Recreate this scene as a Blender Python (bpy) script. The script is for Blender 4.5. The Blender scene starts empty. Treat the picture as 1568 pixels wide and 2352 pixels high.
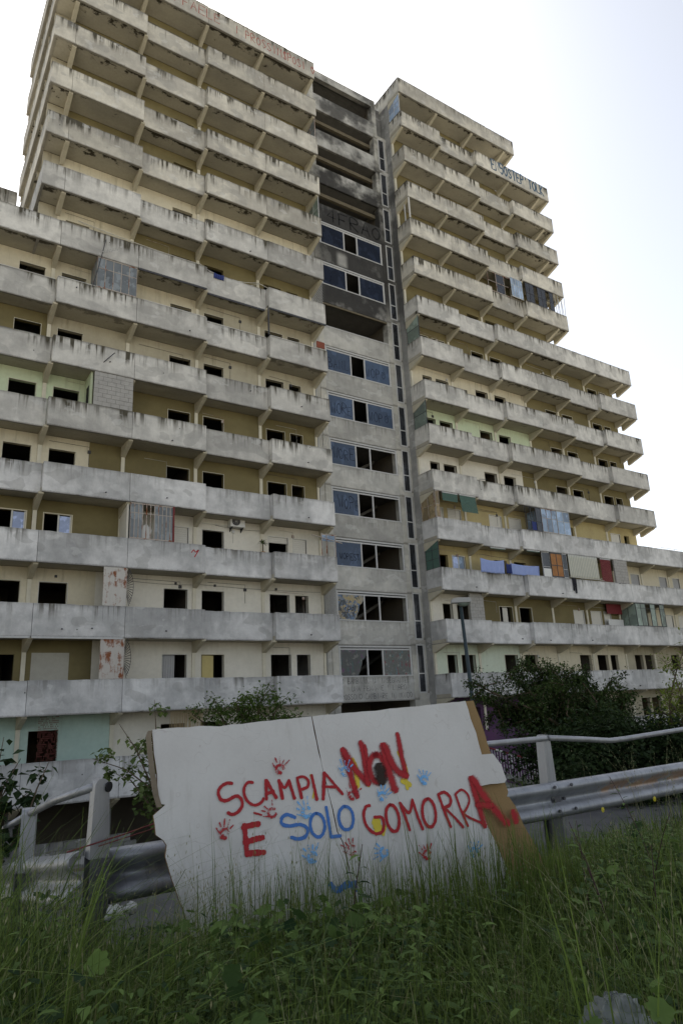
import bpy, math, random, json
import numpy as np
from math import radians, sin, cos, pi
from mathutils import Vector, Matrix
random.seed(7); rng = np.random.default_rng(7)
scn = bpy.context.scene

DATA={"cam":{"fw":[0.538285,0.796822,0.274451],"rt":[0.835258,-0.547772,-0.047841],"up":[-0.112215,-0.254989,0.96041]},"yaw":0.59412,"posts_top":[[1.103,5.995,-0.623],[1.235,4.554,-0.341],[5.355,4.652,-0.325]],"beam":[[1.158,6.119,-1.089],[1.187,4.672,-0.733],[1.615,4.636,-0.74],[4.89,4.732,-0.738],[5.562,4.655,-0.74],[7.736,4.818,-0.741]],"pipeL":[[1.117,7.473,-0.931],[1.096,6.01,-0.651],[1.239,4.562,-0.371]],"pipeR":[[4.617,4.66,-0.358],[5.357,4.662,-0.358],[6.429,4.72,-0.444],[7.697,4.729,-0.406]],"sign":{"o":[1.37,4.118,-0.071],"U":[0.98202,-0.18876,0.0],"V":[0.02795,0.14541,0.98898],"N":[-0.18668,-0.9712,0.14807]},"strokes":[[[[0.958,-0.312],[0.976,-0.381],[0.962,-0.444]],0.02,"yellow",0],[[[1.246,-0.246],[1.264,-0.325],[1.259,-0.402]],0.06,"yellow",0],[[[1.575,-0.22],[1.61,-0.303],[1.618,-0.368]],0.04,"yellow",0],[[[1.576,-0.396],[1.628,-0.424]],0.055,"yellow",0],[[[1.602,-0.383],[1.606,-0.446]],0.04,"yellow",0],[[[1.361,-0.614],[1.371,-0.667]],0.1,"yellow",0],[[[1.418,-0.649],[1.399,-0.692]],0.035,"yellow",0],[[[1.336,-0.362],[1.339,-0.408]],0.03,"yellow",0],[[[0.467,-0.322],[0.44,-0.318],[0.402,-0.334],[0.385,-0.366],[0.4,-0.404],[0.436,-0.411],[0.488,-0.392],[0.517,-0.411],[0.523,-0.445],[0.499,-0.476],[0.462,-0.489],[0.437,-0.477]],0.033,"red",0],[[[0.592,-0.327],[0.566,-0.323],[0.542,-0.345],[0.537,-0.386],[0.557,-0.428],[0.597,-0.452],[0.635,-0.442],[0.652,-0.42]],0.03,"red",0],[[[0.673,-0.321],[0.67,-0.425]],0.035,"red",0],[[[0.677,-0.322],[0.704,-0.376],[0.73,-0.423]],0.035,"red",0],[[[0.675,-0.394],[0.715,-0.387]],0.04,"red",0],[[[0.77,-0.43],[0.754,-0.328]],0.036,"red",0],[[[0.754,-0.328],[0.786,-0.372],[0.816,-0.333]],0.03,"red",0],[[[0.816,-0.333],[0.844,-0.437]],0.034,"red",0],[[[0.889,-0.438],[0.87,-0.326]],0.035,"red",0],[[[0.87,-0.324],[0.909,-0.319],[0.939,-0.343],[0.932,-0.378],[0.887,-0.391]],0.03,"red",0],[[[0.964,-0.316],[0.985,-0.456]],0.034,"red",0],[[[1.047,-0.308],[1.026,-0.456]],0.04,"red",0],[[[1.049,-0.308],[1.093,-0.362],[1.155,-0.439]],0.03,"red",0],[[[1.049,-0.387],[1.114,-0.396]],0.028,"red",0],[[[0.529,-0.552],[0.539,-0.708]],0.05,"red",0],[[[0.521,-0.564],[0.569,-0.556],[0.617,-0.554]],0.05,"red",0],[[[0.528,-0.642],[0.587,-0.633],[0.635,-0.628]],0.055,"red",0],[[[0.536,-0.7],[0.638,-0.705]],0.055,"red",0],[[[0.591,-0.492],[0.635,-0.508]],0.02,"red",0],[[[0.839,-0.541],[0.791,-0.521],[0.759,-0.535],[0.756,-0.568],[0.801,-0.583],[0.871,-0.583],[0.912,-0.611],[0.896,-0.649],[0.849,-0.658],[0.808,-0.645]],0.035,"blue",0],[[[0.975,-0.532],[0.988,-0.535],[1.0,-0.542],[1.01,-0.555],[1.017,-0.57],[1.021,-0.588],[1.022,-0.607],[1.018,-0.624],[1.011,-0.639],[1.002,-0.651],[0.99,-0.659],[0.977,-0.661],[0.964,-0.658],[0.953,-0.65],[0.942,-0.638],[0.935,-0.623],[0.931,-0.605],[0.931,-0.587],[0.934,-0.569],[0.94,-0.554],[0.95,-0.542],[0.962,-0.534],[0.975,-0.532]],0.033,"blue",0],[[[1.041,-0.503],[1.049,-0.59],[1.056,-0.67]],0.032,"blue",0],[[[1.056,-0.67],[1.117,-0.669]],0.032,"blue",0],[[[1.163,-0.51],[1.176,-0.513],[1.189,-0.521],[1.199,-0.533],[1.206,-0.549],[1.21,-0.567],[1.21,-0.586],[1.206,-0.604],[1.199,-0.62],[1.189,-0.632],[1.177,-0.639],[1.163,-0.641],[1.15,-0.639],[1.138,-0.631],[1.128,-0.619],[1.12,-0.603],[1.117,-0.585],[1.116,-0.566],[1.12,-0.549],[1.127,-0.533],[1.137,-0.521],[1.149,-0.513],[1.163,-0.51]],0.033,"blue",0],[[[0.977,0.172],[0.977,0.171]],0.001,"blue",0],[[[1.19,-0.187],[1.219,-0.322],[1.248,-0.454]],0.05,"red",0.5],[[[1.19,-0.187],[1.257,-0.301],[1.332,-0.388]],0.055,"red",0.5],[[[1.317,-0.151],[1.329,-0.275],[1.332,-0.388]],0.05,"red",0.5],[[[1.342,-0.169],[1.345,-0.253]],0.03,"red",0.5],[[[1.409,-0.226],[1.425,-0.229],[1.44,-0.238],[1.452,-0.253],[1.46,-0.273],[1.465,-0.295],[1.465,-0.319],[1.46,-0.341],[1.452,-0.361],[1.44,-0.377],[1.425,-0.387],[1.41,-0.39],[1.395,-0.387],[1.38,-0.378],[1.368,-0.363],[1.36,-0.344],[1.355,-0.322],[1.355,-0.299],[1.359,-0.276],[1.368,-0.256],[1.379,-0.24],[1.394,-0.23],[1.409,-0.226]],0.05,"red",0.5],[[[1.471,-0.181],[1.486,-0.31],[1.513,-0.438]],0.065,"red",0.6],[[[1.485,-0.182],[1.532,-0.314],[1.6,-0.367]],0.06,"red",0.6],[[[1.586,-0.114],[1.595,-0.246],[1.609,-0.367]],0.045,"red",0.7],[[[1.427,-0.318],[1.426,-0.369]],0.1,"black",0.5],[[[1.328,-0.521],[1.299,-0.528],[1.281,-0.577],[1.295,-0.637],[1.343,-0.68],[1.392,-0.676],[1.41,-0.634],[1.399,-0.595],[1.353,-0.59]],0.034,"red",0],[[[1.469,-0.529],[1.482,-0.532],[1.493,-0.54],[1.504,-0.554],[1.512,-0.572],[1.517,-0.593],[1.518,-0.615],[1.516,-0.636],[1.511,-0.655],[1.502,-0.67],[1.492,-0.679],[1.48,-0.683],[1.467,-0.68],[1.456,-0.672],[1.445,-0.658],[1.437,-0.64],[1.432,-0.62],[1.431,-0.598],[1.433,-0.577],[1.438,-0.558],[1.446,-0.543],[1.457,-0.533],[1.469,-0.529]],0.036,"red",0],[[[1.582,-0.685],[1.562,-0.604],[1.537,-0.525]],0.034,"red",0],[[[1.537,-0.525],[1.593,-0.588],[1.628,-0.514]],0.034,"red",0],[[[1.628,-0.514],[1.649,-0.612],[1.674,-0.69]],0.034,"red",0],[[[1.736,-0.518],[1.749,-0.521],[1.761,-0.531],[1.771,-0.547],[1.778,-0.566],[1.781,-0.589],[1.781,-0.613],[1.776,-0.635],[1.768,-0.655],[1.757,-0.67],[1.745,-0.68],[1.732,-0.683],[1.718,-0.679],[1.707,-0.67],[1.697,-0.655],[1.69,-0.635],[1.687,-0.613],[1.687,-0.589],[1.692,-0.567],[1.699,-0.547],[1.71,-0.531],[1.722,-0.522],[1.736,-0.518]],0.036,"red",0],[[[1.822,-0.5],[1.848,-0.6],[1.878,-0.697]],0.034,"red",0],[[[1.822,-0.5],[1.868,-0.489],[1.906,-0.523],[1.898,-0.566],[1.846,-0.583]],0.034,"red",0],[[[1.851,-0.583],[1.909,-0.637],[1.968,-0.709]],0.03,"red",0],[[[1.949,-0.511],[1.973,-0.612],[2.004,-0.705]],0.03,"red",0],[[[1.949,-0.508],[1.999,-0.485],[2.038,-0.514],[2.044,-0.559],[2.009,-0.607],[1.981,-0.624]],0.026,"red",0],[[[1.981,-0.624],[2.024,-0.656],[2.115,-0.7]],0.028,"red",0],[[[2.086,-0.429],[2.105,-0.56],[2.128,-0.709]],0.055,"red",0.45],[[[2.107,-0.431],[2.177,-0.559],[2.301,-0.715]],0.065,"red",0.6],[[[2.104,-0.588],[2.208,-0.602]],0.05,"red",0.6],[[[2.375,-0.67],[2.376,-0.686],[2.375,-0.7]],0.075,"red",0.45],[[[1.025,-0.916],[1.07,-0.956],[1.132,-0.923],[1.185,-0.964]],0.05,"blue",0],[[[1.037,-0.951],[1.181,-0.929]],0.05,"blue",0]],"hands":[[[0.762,-0.265],0.35,"red",1],[[0.7,-0.502],-0.6,"red",1],[[0.412,-0.585],0.3,"red",1],[[0.912,-0.519],-0.45,"lightblue",1.1],[[0.925,-0.765],-0.05,"lightblue",1.1],[[1.185,-0.311],0.35,"lightblue",1],[[1.217,-0.451],0.5,"red",1],[[1.42,-0.476],0.7,"lightblue",1],[[1.732,-0.405],0.3,"lightblue",1],[[1.385,-0.788],-1.3,"lightblue",1],[[1.177,-0.754],-0.4,"red",1],[[1.677,-0.836],0,"red",1],[[2.016,-0.859],0.5,"lightblue",1]],"boardL":[[0.012,0.009],[0.155,0.011],[0.287,0.014],[0.406,0.003],[0.49,0.013],[0.591,0.015],[0.734,0.025],[0.994,0.034],[1.006,-0.061],[1.041,-0.3],[1.088,-0.574],[1.1,-0.646],[1.126,-0.71],[1.172,-0.969],[1.193,-1.171],[0.224,-1.064],[0.142,-0.831],[0.102,-0.725],[0.083,-0.668],[0.093,-0.608],[0.076,-0.582],[0.033,-0.552],[0.022,-0.45],[0.049,-0.431],[0.086,-0.405],[0.056,-0.396],[0.038,-0.244],[0.024,-0.129]],"boardR":[[1.002,0.035],[1.404,0.05],[1.657,0.061],[1.901,0.071],[2.151,0.083],[2.169,-0.034],[2.191,-0.132],[2.207,-0.279],[2.298,-0.277],[2.319,-0.304],[2.349,-0.357],[2.358,-0.409],[2.371,-0.453],[2.35,-0.468],[2.175,-0.473],[2.093,-0.48],[2.126,-0.602],[2.147,-0.7],[2.184,-0.797],[2.221,-0.901],[2.271,-1.073],[2.287,-1.33],[1.201,-1.173],[1.176,-0.969],[1.133,-0.71],[1.105,-0.647],[1.095,-0.574],[1.048,-0.301],[1.013,-0.061]],"brown":[[2.112,0.075],[2.152,0.087],[2.239,0.09],[2.27,-0.039],[2.294,-0.199],[2.302,-0.26],[2.322,-0.313],[2.372,-0.443],[2.389,-0.528],[2.374,-0.556],[2.391,-0.563],[2.424,-0.622],[2.461,-0.731],[2.48,-0.781],[2.507,-0.839],[2.623,-1.118],[2.652,-1.383],[2.116,-1.305],[2.07,-0.861],[2.05,-0.627],[2.06,-0.386],[2.07,-0.134]],"strip":[[-0.005,0.003],[-0.014,-0.024],[-0.004,-0.127],[0.011,-0.235],[0.028,-0.342],[0.049,-0.412]]}
VEG={"A":[[12.46,12.78,0.39],[13.16,13.1,-0.09],[13.77,13.04,0.71],[14.82,12.91,0.88],[14.15,11.62,0.45],[15.87,12.29,0.6],[16.03,11.64,0.36],[16.0,11.17,-0.04],[13.02,11.95,-0.12],[13.91,11.44,-0.37],[15.24,11.22,-0.53],[16.66,11.69,-1.03],[13.67,12.91,-0.54],[14.3,11.98,-0.89],[14.88,11.71,-1.23],[13.5,12.13,0.23],[14.75,11.16,-0.1],[15.31,12.24,0.02]],"B":[[11.7,6.92,0.69],[11.58,7.11,0.37],[12.24,7.09,0.21],[11.09,6.96,-0.06],[11.95,7.11,-0.37],[11.52,7.43,-0.46],[12.23,6.83,-0.1],[12.8,6.87,0.49]],"H":[[9.46,9.05,-1.1],[10.23,9.12,-1.01],[9.78,8.17,-1.02],[10.58,8.26,-1.02],[10.5,7.66,-0.93],[11.34,7.75,-1.02],[11.21,7.17,-0.9],[12.08,7.22,-0.92],[9.22,8.66,-1.34],[9.39,7.89,-1.24],[9.96,7.49,-1.21],[10.53,7.09,-1.18],[10.99,6.78,-1.17],[9.15,7.47,-1.39],[9.81,7.02,-1.36]],"E":[[3.12,7.92,0.03],[3.36,7.98,0.13],[3.51,7.63,0.11],[3.81,7.79,0.17],[3.79,7.41,0.21],[4.05,7.53,0.07],[4.16,7.24,-0.03],[3.5,7.33,-0.09],[3.55,8.17,-0.09],[3.94,7.55,-0.14]],"P":[[1.85,5.48,0.14],[1.61,5.57,-0.03],[1.44,5.64,-0.27],[1.73,5.79,-0.15],[1.62,5.69,-0.39],[1.81,5.53,-0.3],[1.76,5.52,-0.54],[1.93,5.77,-0.5],[1.94,5.77,-0.17]],"F":[[1.05,7.24,-0.1],[1.18,7.08,-0.29],[1.42,7.06,-0.33],[1.12,7.06,-0.47],[1.31,7.22,-0.57],[0.93,7.6,-0.2],[0.84,7.35,-0.41],[1.08,7.02,-0.63]],"bag":[1.79,1.46,-0.84],"bag2":[1.9,1.47,-0.89],"litter":[[1.28,4.39,-1.05],[1.39,4.44,-1.05],[1.55,4.45,-1.02]],"thistle":[1.76,2.75,-0.86],"mallowpost":[1.3,4.44,-0.86],"weedR":[[3.15,2.47,-0.95],[3.55,2.56,-0.91],[3.83,2.61,-0.87],[3.39,2.27,-0.84],[3.23,2.67,-0.98],[2.66,2.03,-0.91],[2.85,2.03,-0.93],[3.13,2.09,-0.92]]}
# ---------------------------------------------------------------- camera, world, sun, exposure
cam_d = bpy.data.cameras.new('camera'); cam = bpy.data.objects.new('camera', cam_d); scn.collection.objects.link(cam)
fw, rt, up = [Vector(DATA['cam'][k]) for k in ('fw', 'rt', 'up')]
M3 = Matrix((rt, up, -fw)).transposed()
cam.matrix_world = M3.to_4x4()
cam_d.sensor_fit = 'HORIZONTAL'; cam_d.sensor_width = 24.0; cam_d.lens = 1585.0/1568*24
cam_d.clip_start = 0.05; cam_d.clip_end = 2000
scn.camera = cam
SUN_EL, SUN_AZ = radians(47), radians(19)      # azimuth measured from +Y towards +X: the sun stands behind the building
world = bpy.data.worlds.new("World"); scn.world = world; world.use_nodes = True
wn = world.node_tree.nodes; wl = world.node_tree.links
sky = wn.new('ShaderNodeTexSky'); sky.sky_type = 'NISHITA'; sky.sun_disc = False
sky.sun_elevation = SUN_EL; sky.sun_rotation = SUN_AZ; sky.dust_density = 1.2; sky.air_density = 1.0; sky.ozone_density = 1.0
wn['Background'].inputs[1].default_value = 0.074
hs = wn.new('ShaderNodeHueSaturation'); hs.inputs['Saturation'].default_value = .38   # thin high haze whitens the sky
wl.new(sky.outputs[0], hs.inputs['Color']); wl.new(hs.outputs[0], wn['Background'].inputs[0])
sd = bpy.data.lights.new('sun', 'SUN'); sd.energy = 5.0; sd.angle = radians(0.5); sd.color = (1, .96, .90)
sun = bpy.data.objects.new('sun', sd); scn.collection.objects.link(sun)
sdir = Vector((sin(SUN_AZ)*cos(SUN_EL), cos(SUN_AZ)*cos(SUN_EL), sin(SUN_EL)))
sun.rotation_euler = sdir.to_track_quat('Z', 'Y').to_euler(); sun.location = (0, 0, 80)
scn.view_settings.view_transform = 'Standard'; scn.view_settings.look = 'None'
scn.view_settings.exposure = 1.48; scn.view_settings.gamma = 1.0; scn.view_settings.use_curve_mapping = False
scn.render.engine = 'CYCLES'

# ---------------------------------------------------------------- helpers
C = scn.collection
WL = {}                       # world location of every object made here
def link(o, parent=None, loc=(0, 0, 0)):
    C.objects.link(o); WL[o.name] = Vector(loc)
    if parent is not None:
        o.parent = parent; o.location = Vector(loc)-WL[parent.name]
    else: o.location = loc
    return o
def tag(o, label=None, cat=None, group=None, kind=None):
    if label: o['label'] = label
    if cat: o['category'] = cat
    if group: o['group'] = group
    if kind: o['kind'] = kind
    return o
def empty(name, loc, label, cat, group=None):
    o = bpy.data.objects.new(name, None); o.empty_display_size = .2
    link(o, None, loc); return tag(o, label, cat, group)
class MB:
    def __init__(s): s.v = []; s.f = []; s.m = []; s.uv = None
    def poly(s, pts, mi=0):
        b = len(s.v); s.v += [tuple(p) for p in pts]; s.f.append(tuple(range(b, b+len(pts)))); s.m.append(mi)
    def box(s, x0, x1, y0, y1, z0, z1, mi=0):
        b = len(s.v)
        s.v += [(x0,y0,z0),(x1,y0,z0),(x1,y1,z0),(x0,y1,z0),(x0,y0,z1),(x1,y0,z1),(x1,y1,z1),(x0,y1,z1)]
        for q in ((3,2,1,0),(4,5,6,7),(0,1,5,4),(1,2,6,5),(2,3,7,6),(3,0,4,7)):
            s.f.append(tuple(b+i for i in q)); s.m.append(mi)
        return s
    def extrude(s, pa, pb, mi=0):      # two matching loops -> closed prism
        n = len(pa); b = len(s.v); s.v += [tuple(p) for p in pa]+[tuple(p) for p in pb]
        s.f.append(tuple(b+i for i in reversed(range(n)))); s.m.append(mi)
        s.f.append(tuple(b+n+i for i in range(n))); s.m.append(mi)
        for i in range(n):
            j = (i+1) % n; s.f.append((b+i, b+j, b+n+j, b+n+i)); s.m.append(mi)
        return s
    def tube(s, pts, r, n=8, mi=0, caps=True):
        pts = [Vector(p) for p in pts]; rs = r if isinstance(r, (list, tuple)) else [r]*len(pts)
        b = len(s.v); prev = None
        for i, p in enumerate(pts):
            t = (pts[min(i+1, len(pts)-1)]-pts[max(i-1, 0)]).normalized()
            if prev is None:
                a = Vector((0, 0, 1)) if abs(t.z) < .9 else Vector((1, 0, 0)); u = t.cross(a).normalized()
            else: u = (prev-t*prev.dot(t)).normalized()
            prev = u; w = t.cross(u)
            for k in range(n):
                a = 2*pi*k/n; s.v.append(tuple(p+(u*cos(a)+w*sin(a))*rs[i]))
        for i in range(len(pts)-1):
            for k in range(n):
                j = (k+1) % n; s.f.append((b+i*n+k, b+i*n+j, b+(i+1)*n+j, b+(i+1)*n+k)); s.m.append(mi)
        if caps:
            s.f.append(tuple(b+k for k in reversed(range(n)))); s.m.append(mi)
            s.f.append(tuple(b+(len(pts)-1)*n+k for k in range(n))); s.m.append(mi)
        return s
    def build(s, name, mats, parent=None, smooth=False, origin=None):
        if not isinstance(mats, (list, tuple)): mats = [mats]
        a = np.array(s.v, dtype=float)
        o = (a.min(0)+a.max(0))/2 if origin is None else np.array(origin, float)
        me = bpy.data.meshes.new(name); me.from_pydata([tuple(p) for p in (a-o)], [], s.f)
        for m in mats: me.materials.append(m)
        if len(mats) > 1: me.polygons.foreach_set('material_index', s.m)
        if smooth: me.polygons.foreach_set('use_smooth', [True]*len(me.polygons))
        me.update()
        return link(bpy.data.objects.new(name, me), parent, tuple(o))
def boxobj(name, b, mat, parent=None): return MB().box(*b).build(name, mat, parent)
def fastmesh(name, V, F, mats, parent=None, loc=(0, 0, 0), attr=None, smooth=False, mi=None):
    me = bpy.data.meshes.new(name); V = np.asarray(V, dtype=np.float32); F = np.asarray(F, dtype=np.int32); k = F.shape[1]
    me.vertices.add(len(V)); me.vertices.foreach_set('co', V.ravel())
    me.loops.add(F.size); me.loops.foreach_set('vertex_index', F.ravel())
    me.polygons.add(len(F)); me.polygons.foreach_set('loop_start', np.arange(0, F.size, k, dtype=np.int32))
    if not isinstance(mats, (list, tuple)): mats = [mats]
    for m in mats: me.materials.append(m)
    if mi is not None: me.polygons.foreach_set('material_index', np.asarray(mi, dtype=np.int32))
    if smooth: me.polygons.foreach_set('use_smooth', np.ones(len(F), dtype=bool))
    if attr is not None:
        a = me.attributes.new('tint', 'FLOAT', 'POINT'); a.data.foreach_set('value', np.asarray(attr, dtype=np.float32))
    me.update(calc_edges=True); me.validate()
    return link(bpy.data.objects.new(name, me), parent, loc)

# ---------------------------------------------------------------- materials
class NT:
    def __init__(s, name, rough=.85, spec=.3):
        s.mat = bpy.data.materials.new(name); s.mat.use_nodes = True; s.t = s.mat.node_tree
        s.b = s.t.nodes['Principled BSDF']; s.b.inputs['Roughness'].default_value = rough
        s.b.inputs['Specular IOR Level'].default_value = spec
    def n(s, typ, ins={}, **props):
        nd = s.t.nodes.new(typ)
        for k, v in props.items(): setattr(nd, k, v)
        for k, v in ins.items(): s.set(nd.inputs[k], v)
        return nd
    def set(s, inp, v):
        if isinstance(v, bpy.types.NodeSocket): s.t.links.new(v, inp)
        else: inp.default_value = v
    def math(s, op, a, b=0.0, c=0.0, clamp=False):
        nd = s.n('ShaderNodeMath', {0: a, 1: b, 2: c}, operation=op); nd.use_clamp = clamp; return nd.outputs[0]
    def ss(s, x, lo, hi):
        nd = s.n('ShaderNodeMapRange', {'Value': x, 'From Min': lo, 'From Max': hi}, interpolation_type='SMOOTHSTEP'); return nd.outputs[0]
    def noise(s, vec, scale, detail=4, rough=.55, w=0):
        nd = s.n('ShaderNodeTexNoise', {'Vector': vec, 'Scale': scale, 'Detail': detail, 'Roughness': rough}); return nd.outputs['Fac']
    def mix(s, fac, a, b):
        nd = s.n('ShaderNodeMix', data_type='RGBA'); s.set(nd.inputs['Factor'], fac); s.set(nd.inputs['A'], a); s.set(nd.inputs['B'], b); return nd.outputs['Result']
    def mul(s, col, f):
        col = col[:3] if isinstance(col, tuple) else col
        nd = s.n('ShaderNodeVectorMath', {0: col, 1: s.n('ShaderNodeCombineXYZ', {0: f, 1: f, 2: f}).outputs[0]}, operation='MULTIPLY'); return nd.outputs[0]
    def pos(s, scale=(1, 1, 1)):
        g = s.n('ShaderNodeNewGeometry').outputs['Position']
        return s.n('ShaderNodeMapping', {'Vector': g, 'Scale': scale}).outputs[0]
    def posz(s, i=2):
        g = s.n('ShaderNodeNewGeometry').outputs['Position']; return s.n('ShaderNodeSeparateXYZ', {0: g}).outputs[i]
    def gen(s, i): return s.n('ShaderNodeSeparateXYZ', {0: s.n('ShaderNodeTexCoord').outputs['Generated']}).outputs[i]
    def rnd(s): return s.n('ShaderNodeObjectInfo').outputs['Random']
    def bump(s, h, st=.3, d=.02):
        nd = s.n('ShaderNodeBump', {'Height': h, 'Strength': st, 'Distance': d}); s.t.links.new(nd.outputs[0], s.b.inputs['Normal'])
    def col(s, c): s.set(s.b.inputs['Base Color'], c); return s.mat
def rgb(r, g, b): return (r, g, b, 1)
def plain(name, c, rough=.6, var=.15, scale=6, spec=.3, metal=0, bump=0):
    t = NT(name, rough, spec); p = t.pos(); n = t.noise(p, scale, 5)
    t.b.inputs['Metallic'].default_value = metal
    if bump: t.bump(t.noise(p, scale*6, 3), bump, .01)
    f = t.math('ADD', t.math('MULTIPLY', n, 2*var), 1-var); return t.col(t.mul(rgb(*c), f))

def concrete(name, c1, c2, top=1.0, soot=False, dark=(.075, .068, .05), streak=1.0):
    """weathered concrete panel: blotches, run-off streaks from the top edge, chips and dirt"""
    t = NT(name, .9, .2); p = t.pos()
    big = t.noise(t.pos((.35, .35, .5)), 1.0, 4); med = t.noise(p, 2.2, 6, .65); fine = t.noise(p, 14, 5, .7)
    c = t.mix(t.ss(t.math('ADD', t.math('MULTIPLY', big, .6), t.math('MULTIPLY', t.noise(t.pos((1.3, 1.3, .8)), 1.0, 4, .6), .4)), .40, .60), rgb(*c1), rgb(*c2))
    rnd = t.rnd()
    v = t.math('ADD', t.math('MULTIPLY', med, .62), .69); v = t.math('MULTIPLY', v, t.math('ADD', t.math('MULTIPLY', fine, .22), .89))
    v = t.math('MULTIPLY', v, t.math('ADD', t.math('MULTIPLY', rnd, .26), .87))
    c = t.mul(c, v)
    gz = t.gen(2)
    st = t.noise(t.pos((6.5, 6.5, .35)), 1.0, 4, .6); st2 = t.noise(t.pos((1.1, 1.1, .12)), 1.0, 3, .5)
    amt = t.math('MULTIPLY', t.math('ADD', t.math('MULTIPLY', t.math('FRACT', t.math('MULTIPLY', rnd, 7.13)), .8), .35), streak)
    m = t.math('MULTIPLY', t.ss(st, .45, .60), t.ss(st2, .36, .58)); edge = t.ss(t.math('ADD', gz, t.math('MULTIPLY', t.noise(t.pos((5, 5, .5)), 1, 3), .5)), .62, 1.3)
    m = t.math('MULTIPLY', t.math('MULTIPLY', m, edge), t.math('MULTIPLY', amt, 1.5*top), clamp=True)
    c = t.mix(m, c, rgb(*dark))
    rim = t.math('MULTIPLY', t.ss(t.math('ADD', gz, t.math('MULTIPLY', med, .14)), .94, 1.10), t.math('MULTIPLY', amt, .8*top), clamp=True); c = t.mix(rim, c, rgb(*dark))
    # pale lime runs
    lm = t.math('MULTIPLY', t.ss(t.noise(t.pos((9, 9, .5)), 1.0, 3, .6), .62, .74), .30); c = t.mix(lm, c, rgb(.62, .61, .57))
    # repaired / bare patches
    pt = t.math('MULTIPLY', t.ss(t.noise(t.pos((.8, .8, 1.2)), 1.0, 2, .4), .585, .60), .34); c = t.mix(pt, c, rgb(.27, .265, .25))
    pt2 = t.math('MULTIPLY', t.ss(t.noise(t.pos((1.0, 1.0, 1.7)), 1.3, 3, .5),   .62, .64), .25); c = t.mix(pt2, c, rgb(.66, .66, .64))
    # bottom drip line
    bd = t.math('MULTIPLY', t.ss(t.math('SUBTRACT', t.math('MULTIPLY', fine, .10), gz), -.01, .03), .55); c = t.mix(bd, c, rgb(.08, .07, .055))
    # small holes
    vo = t.n('ShaderNodeTexVoronoi', {'Vector': p, 'Scale': 1.1}).outputs['Distance']; c = t.mix(t.math('MULTIPLY', t.math('LESS_THAN', vo, .032), .8), c, rgb(.03, .028, .025))
    if soot:
        z = t.posz(2); x = t.posz(0)
        a = t.math('MULTIPLY', t.ss(z, 22.6, 26.2), t.math('SUBTRACT', 1.0, t.math('MULTIPLY', t.ss(z, 31, 37), .58)))
        nn = t.noise(t.pos((.5, .5, .45)), 1.0, 4, .6); sn = t.ss(t.math('ADD', t.math('MULTIPLY', a, .82), t.math('MULTIPLY', t.ss(nn, .36, .64), .5)), .36, .98)
        clean = t.math('MULTIPLY', t.ss(t.math('ABSOLUTE', t.math('SUBTRACT', x, 22.7)), .55, .15), t.ss(t.math('ABSOLUTE', t.math('SUBTRACT', z, 28.45)), .75, .25))
        sn = t.math('MULTIPLY', sn, t.math('SUBTRACT', 1.0, t.math('MULTIPLY', clean, .7)))
        far = t.ss(t.math('ABSOLUTE', t.math('SUBTRACT', x, 24)), 4.6, 2.6); sn = t.math('MULTIPLY', t.math('MULTIPLY', sn, far), .93)
        c = t.mix(sn, c, rgb(.018, .017, .017))
    t.bump(t.math('ADD', t.math('MULTIPLY', med, .6), fine), .35, .015)
    return t.col(c)
M = {}
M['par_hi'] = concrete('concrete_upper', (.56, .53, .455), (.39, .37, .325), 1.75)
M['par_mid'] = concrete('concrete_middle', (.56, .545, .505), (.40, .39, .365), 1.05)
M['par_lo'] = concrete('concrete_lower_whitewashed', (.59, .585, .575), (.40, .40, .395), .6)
M['core'] = concrete('concrete_stair_core', (.46, .45, .415), (.37, .365, .34), .35, soot=True)
M['pier'] = concrete('concrete_pier', (.50, .485, .43), (.40, .39, .35), .2, soot=True, streak=.6)
M['rawside'] = concrete('concrete_side_wall', (.30, .295, .28), (.22, .22, .21), .3, soot=True, streak=.8)
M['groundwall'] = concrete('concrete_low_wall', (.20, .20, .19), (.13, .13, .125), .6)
def wallmat(name, c, c2=None, grime=.5):
    t = NT(name, .9, .2); p = t.pos(); c2 = c2 or tuple(x*.85 for x in c)
    c_ = t.mix(t.ss(t.noise(t.pos((.5, .5, .6)), 1, 3), .35, .65), rgb(*c), rgb(*c2))
    c_ = t.mul(c_, t.math('ADD', t.math('MULTIPLY', t.noise(p, 6, 6, .65), .25), .87))
    z = t.gen(2); st = t.noise(t.pos((4.3, 4.3, .35)), 1.0, 6, .7)
    m = t.math('MULTIPLY', t.math('MULTIPLY', t.ss(st, .48, .8), t.ss(t.math('ADD', z, t.math('MULTIPLY', t.noise(t.pos((2, 2, 1)), 1, 3), .4)), .75, 1.2)), grime, clamp=True)
    c_ = t.mix(m, c_, rgb(.12, .10, .06)); t.bump(t.noise(p, 30, 3), .15, .01)
    return t.col(c_)
M['olive'] = wallmat('wall_olive', (.185, .155, .075), (.15, .125, .06), .4)
M['cream'] = wallmat('wall_cream', (.60, .55, .42), (.54, .49, .37), .55)
M['stained'] = wallmat('wall_stained_cream', (.42, .385, .29), (.36, .325, .24), .6)
M['white'] = wallmat('wall_white', (.66, .63, .55), (.60, .57, .49), .25)
M['green'] = wallmat('wall_pale_green', (.52, .60, .42), (.50, .55, .38), .3)
M['mint'] = wallmat('wall_mint', (.58, .64, .53), (.55, .60, .48), .5)
M['turq'] = wallmat('wall_turquoise', (.36, .48, .43), (.42, .53, .47), .25)
M['yellow'] = wallmat('wall_ochre_yellow', (.44, .37, .19), (.38, .31, .16), .4)
M['purple'] = wallmat('wall_purple_paint', (.10, .045, .10), (.07, .04, .08), .3)
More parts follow.
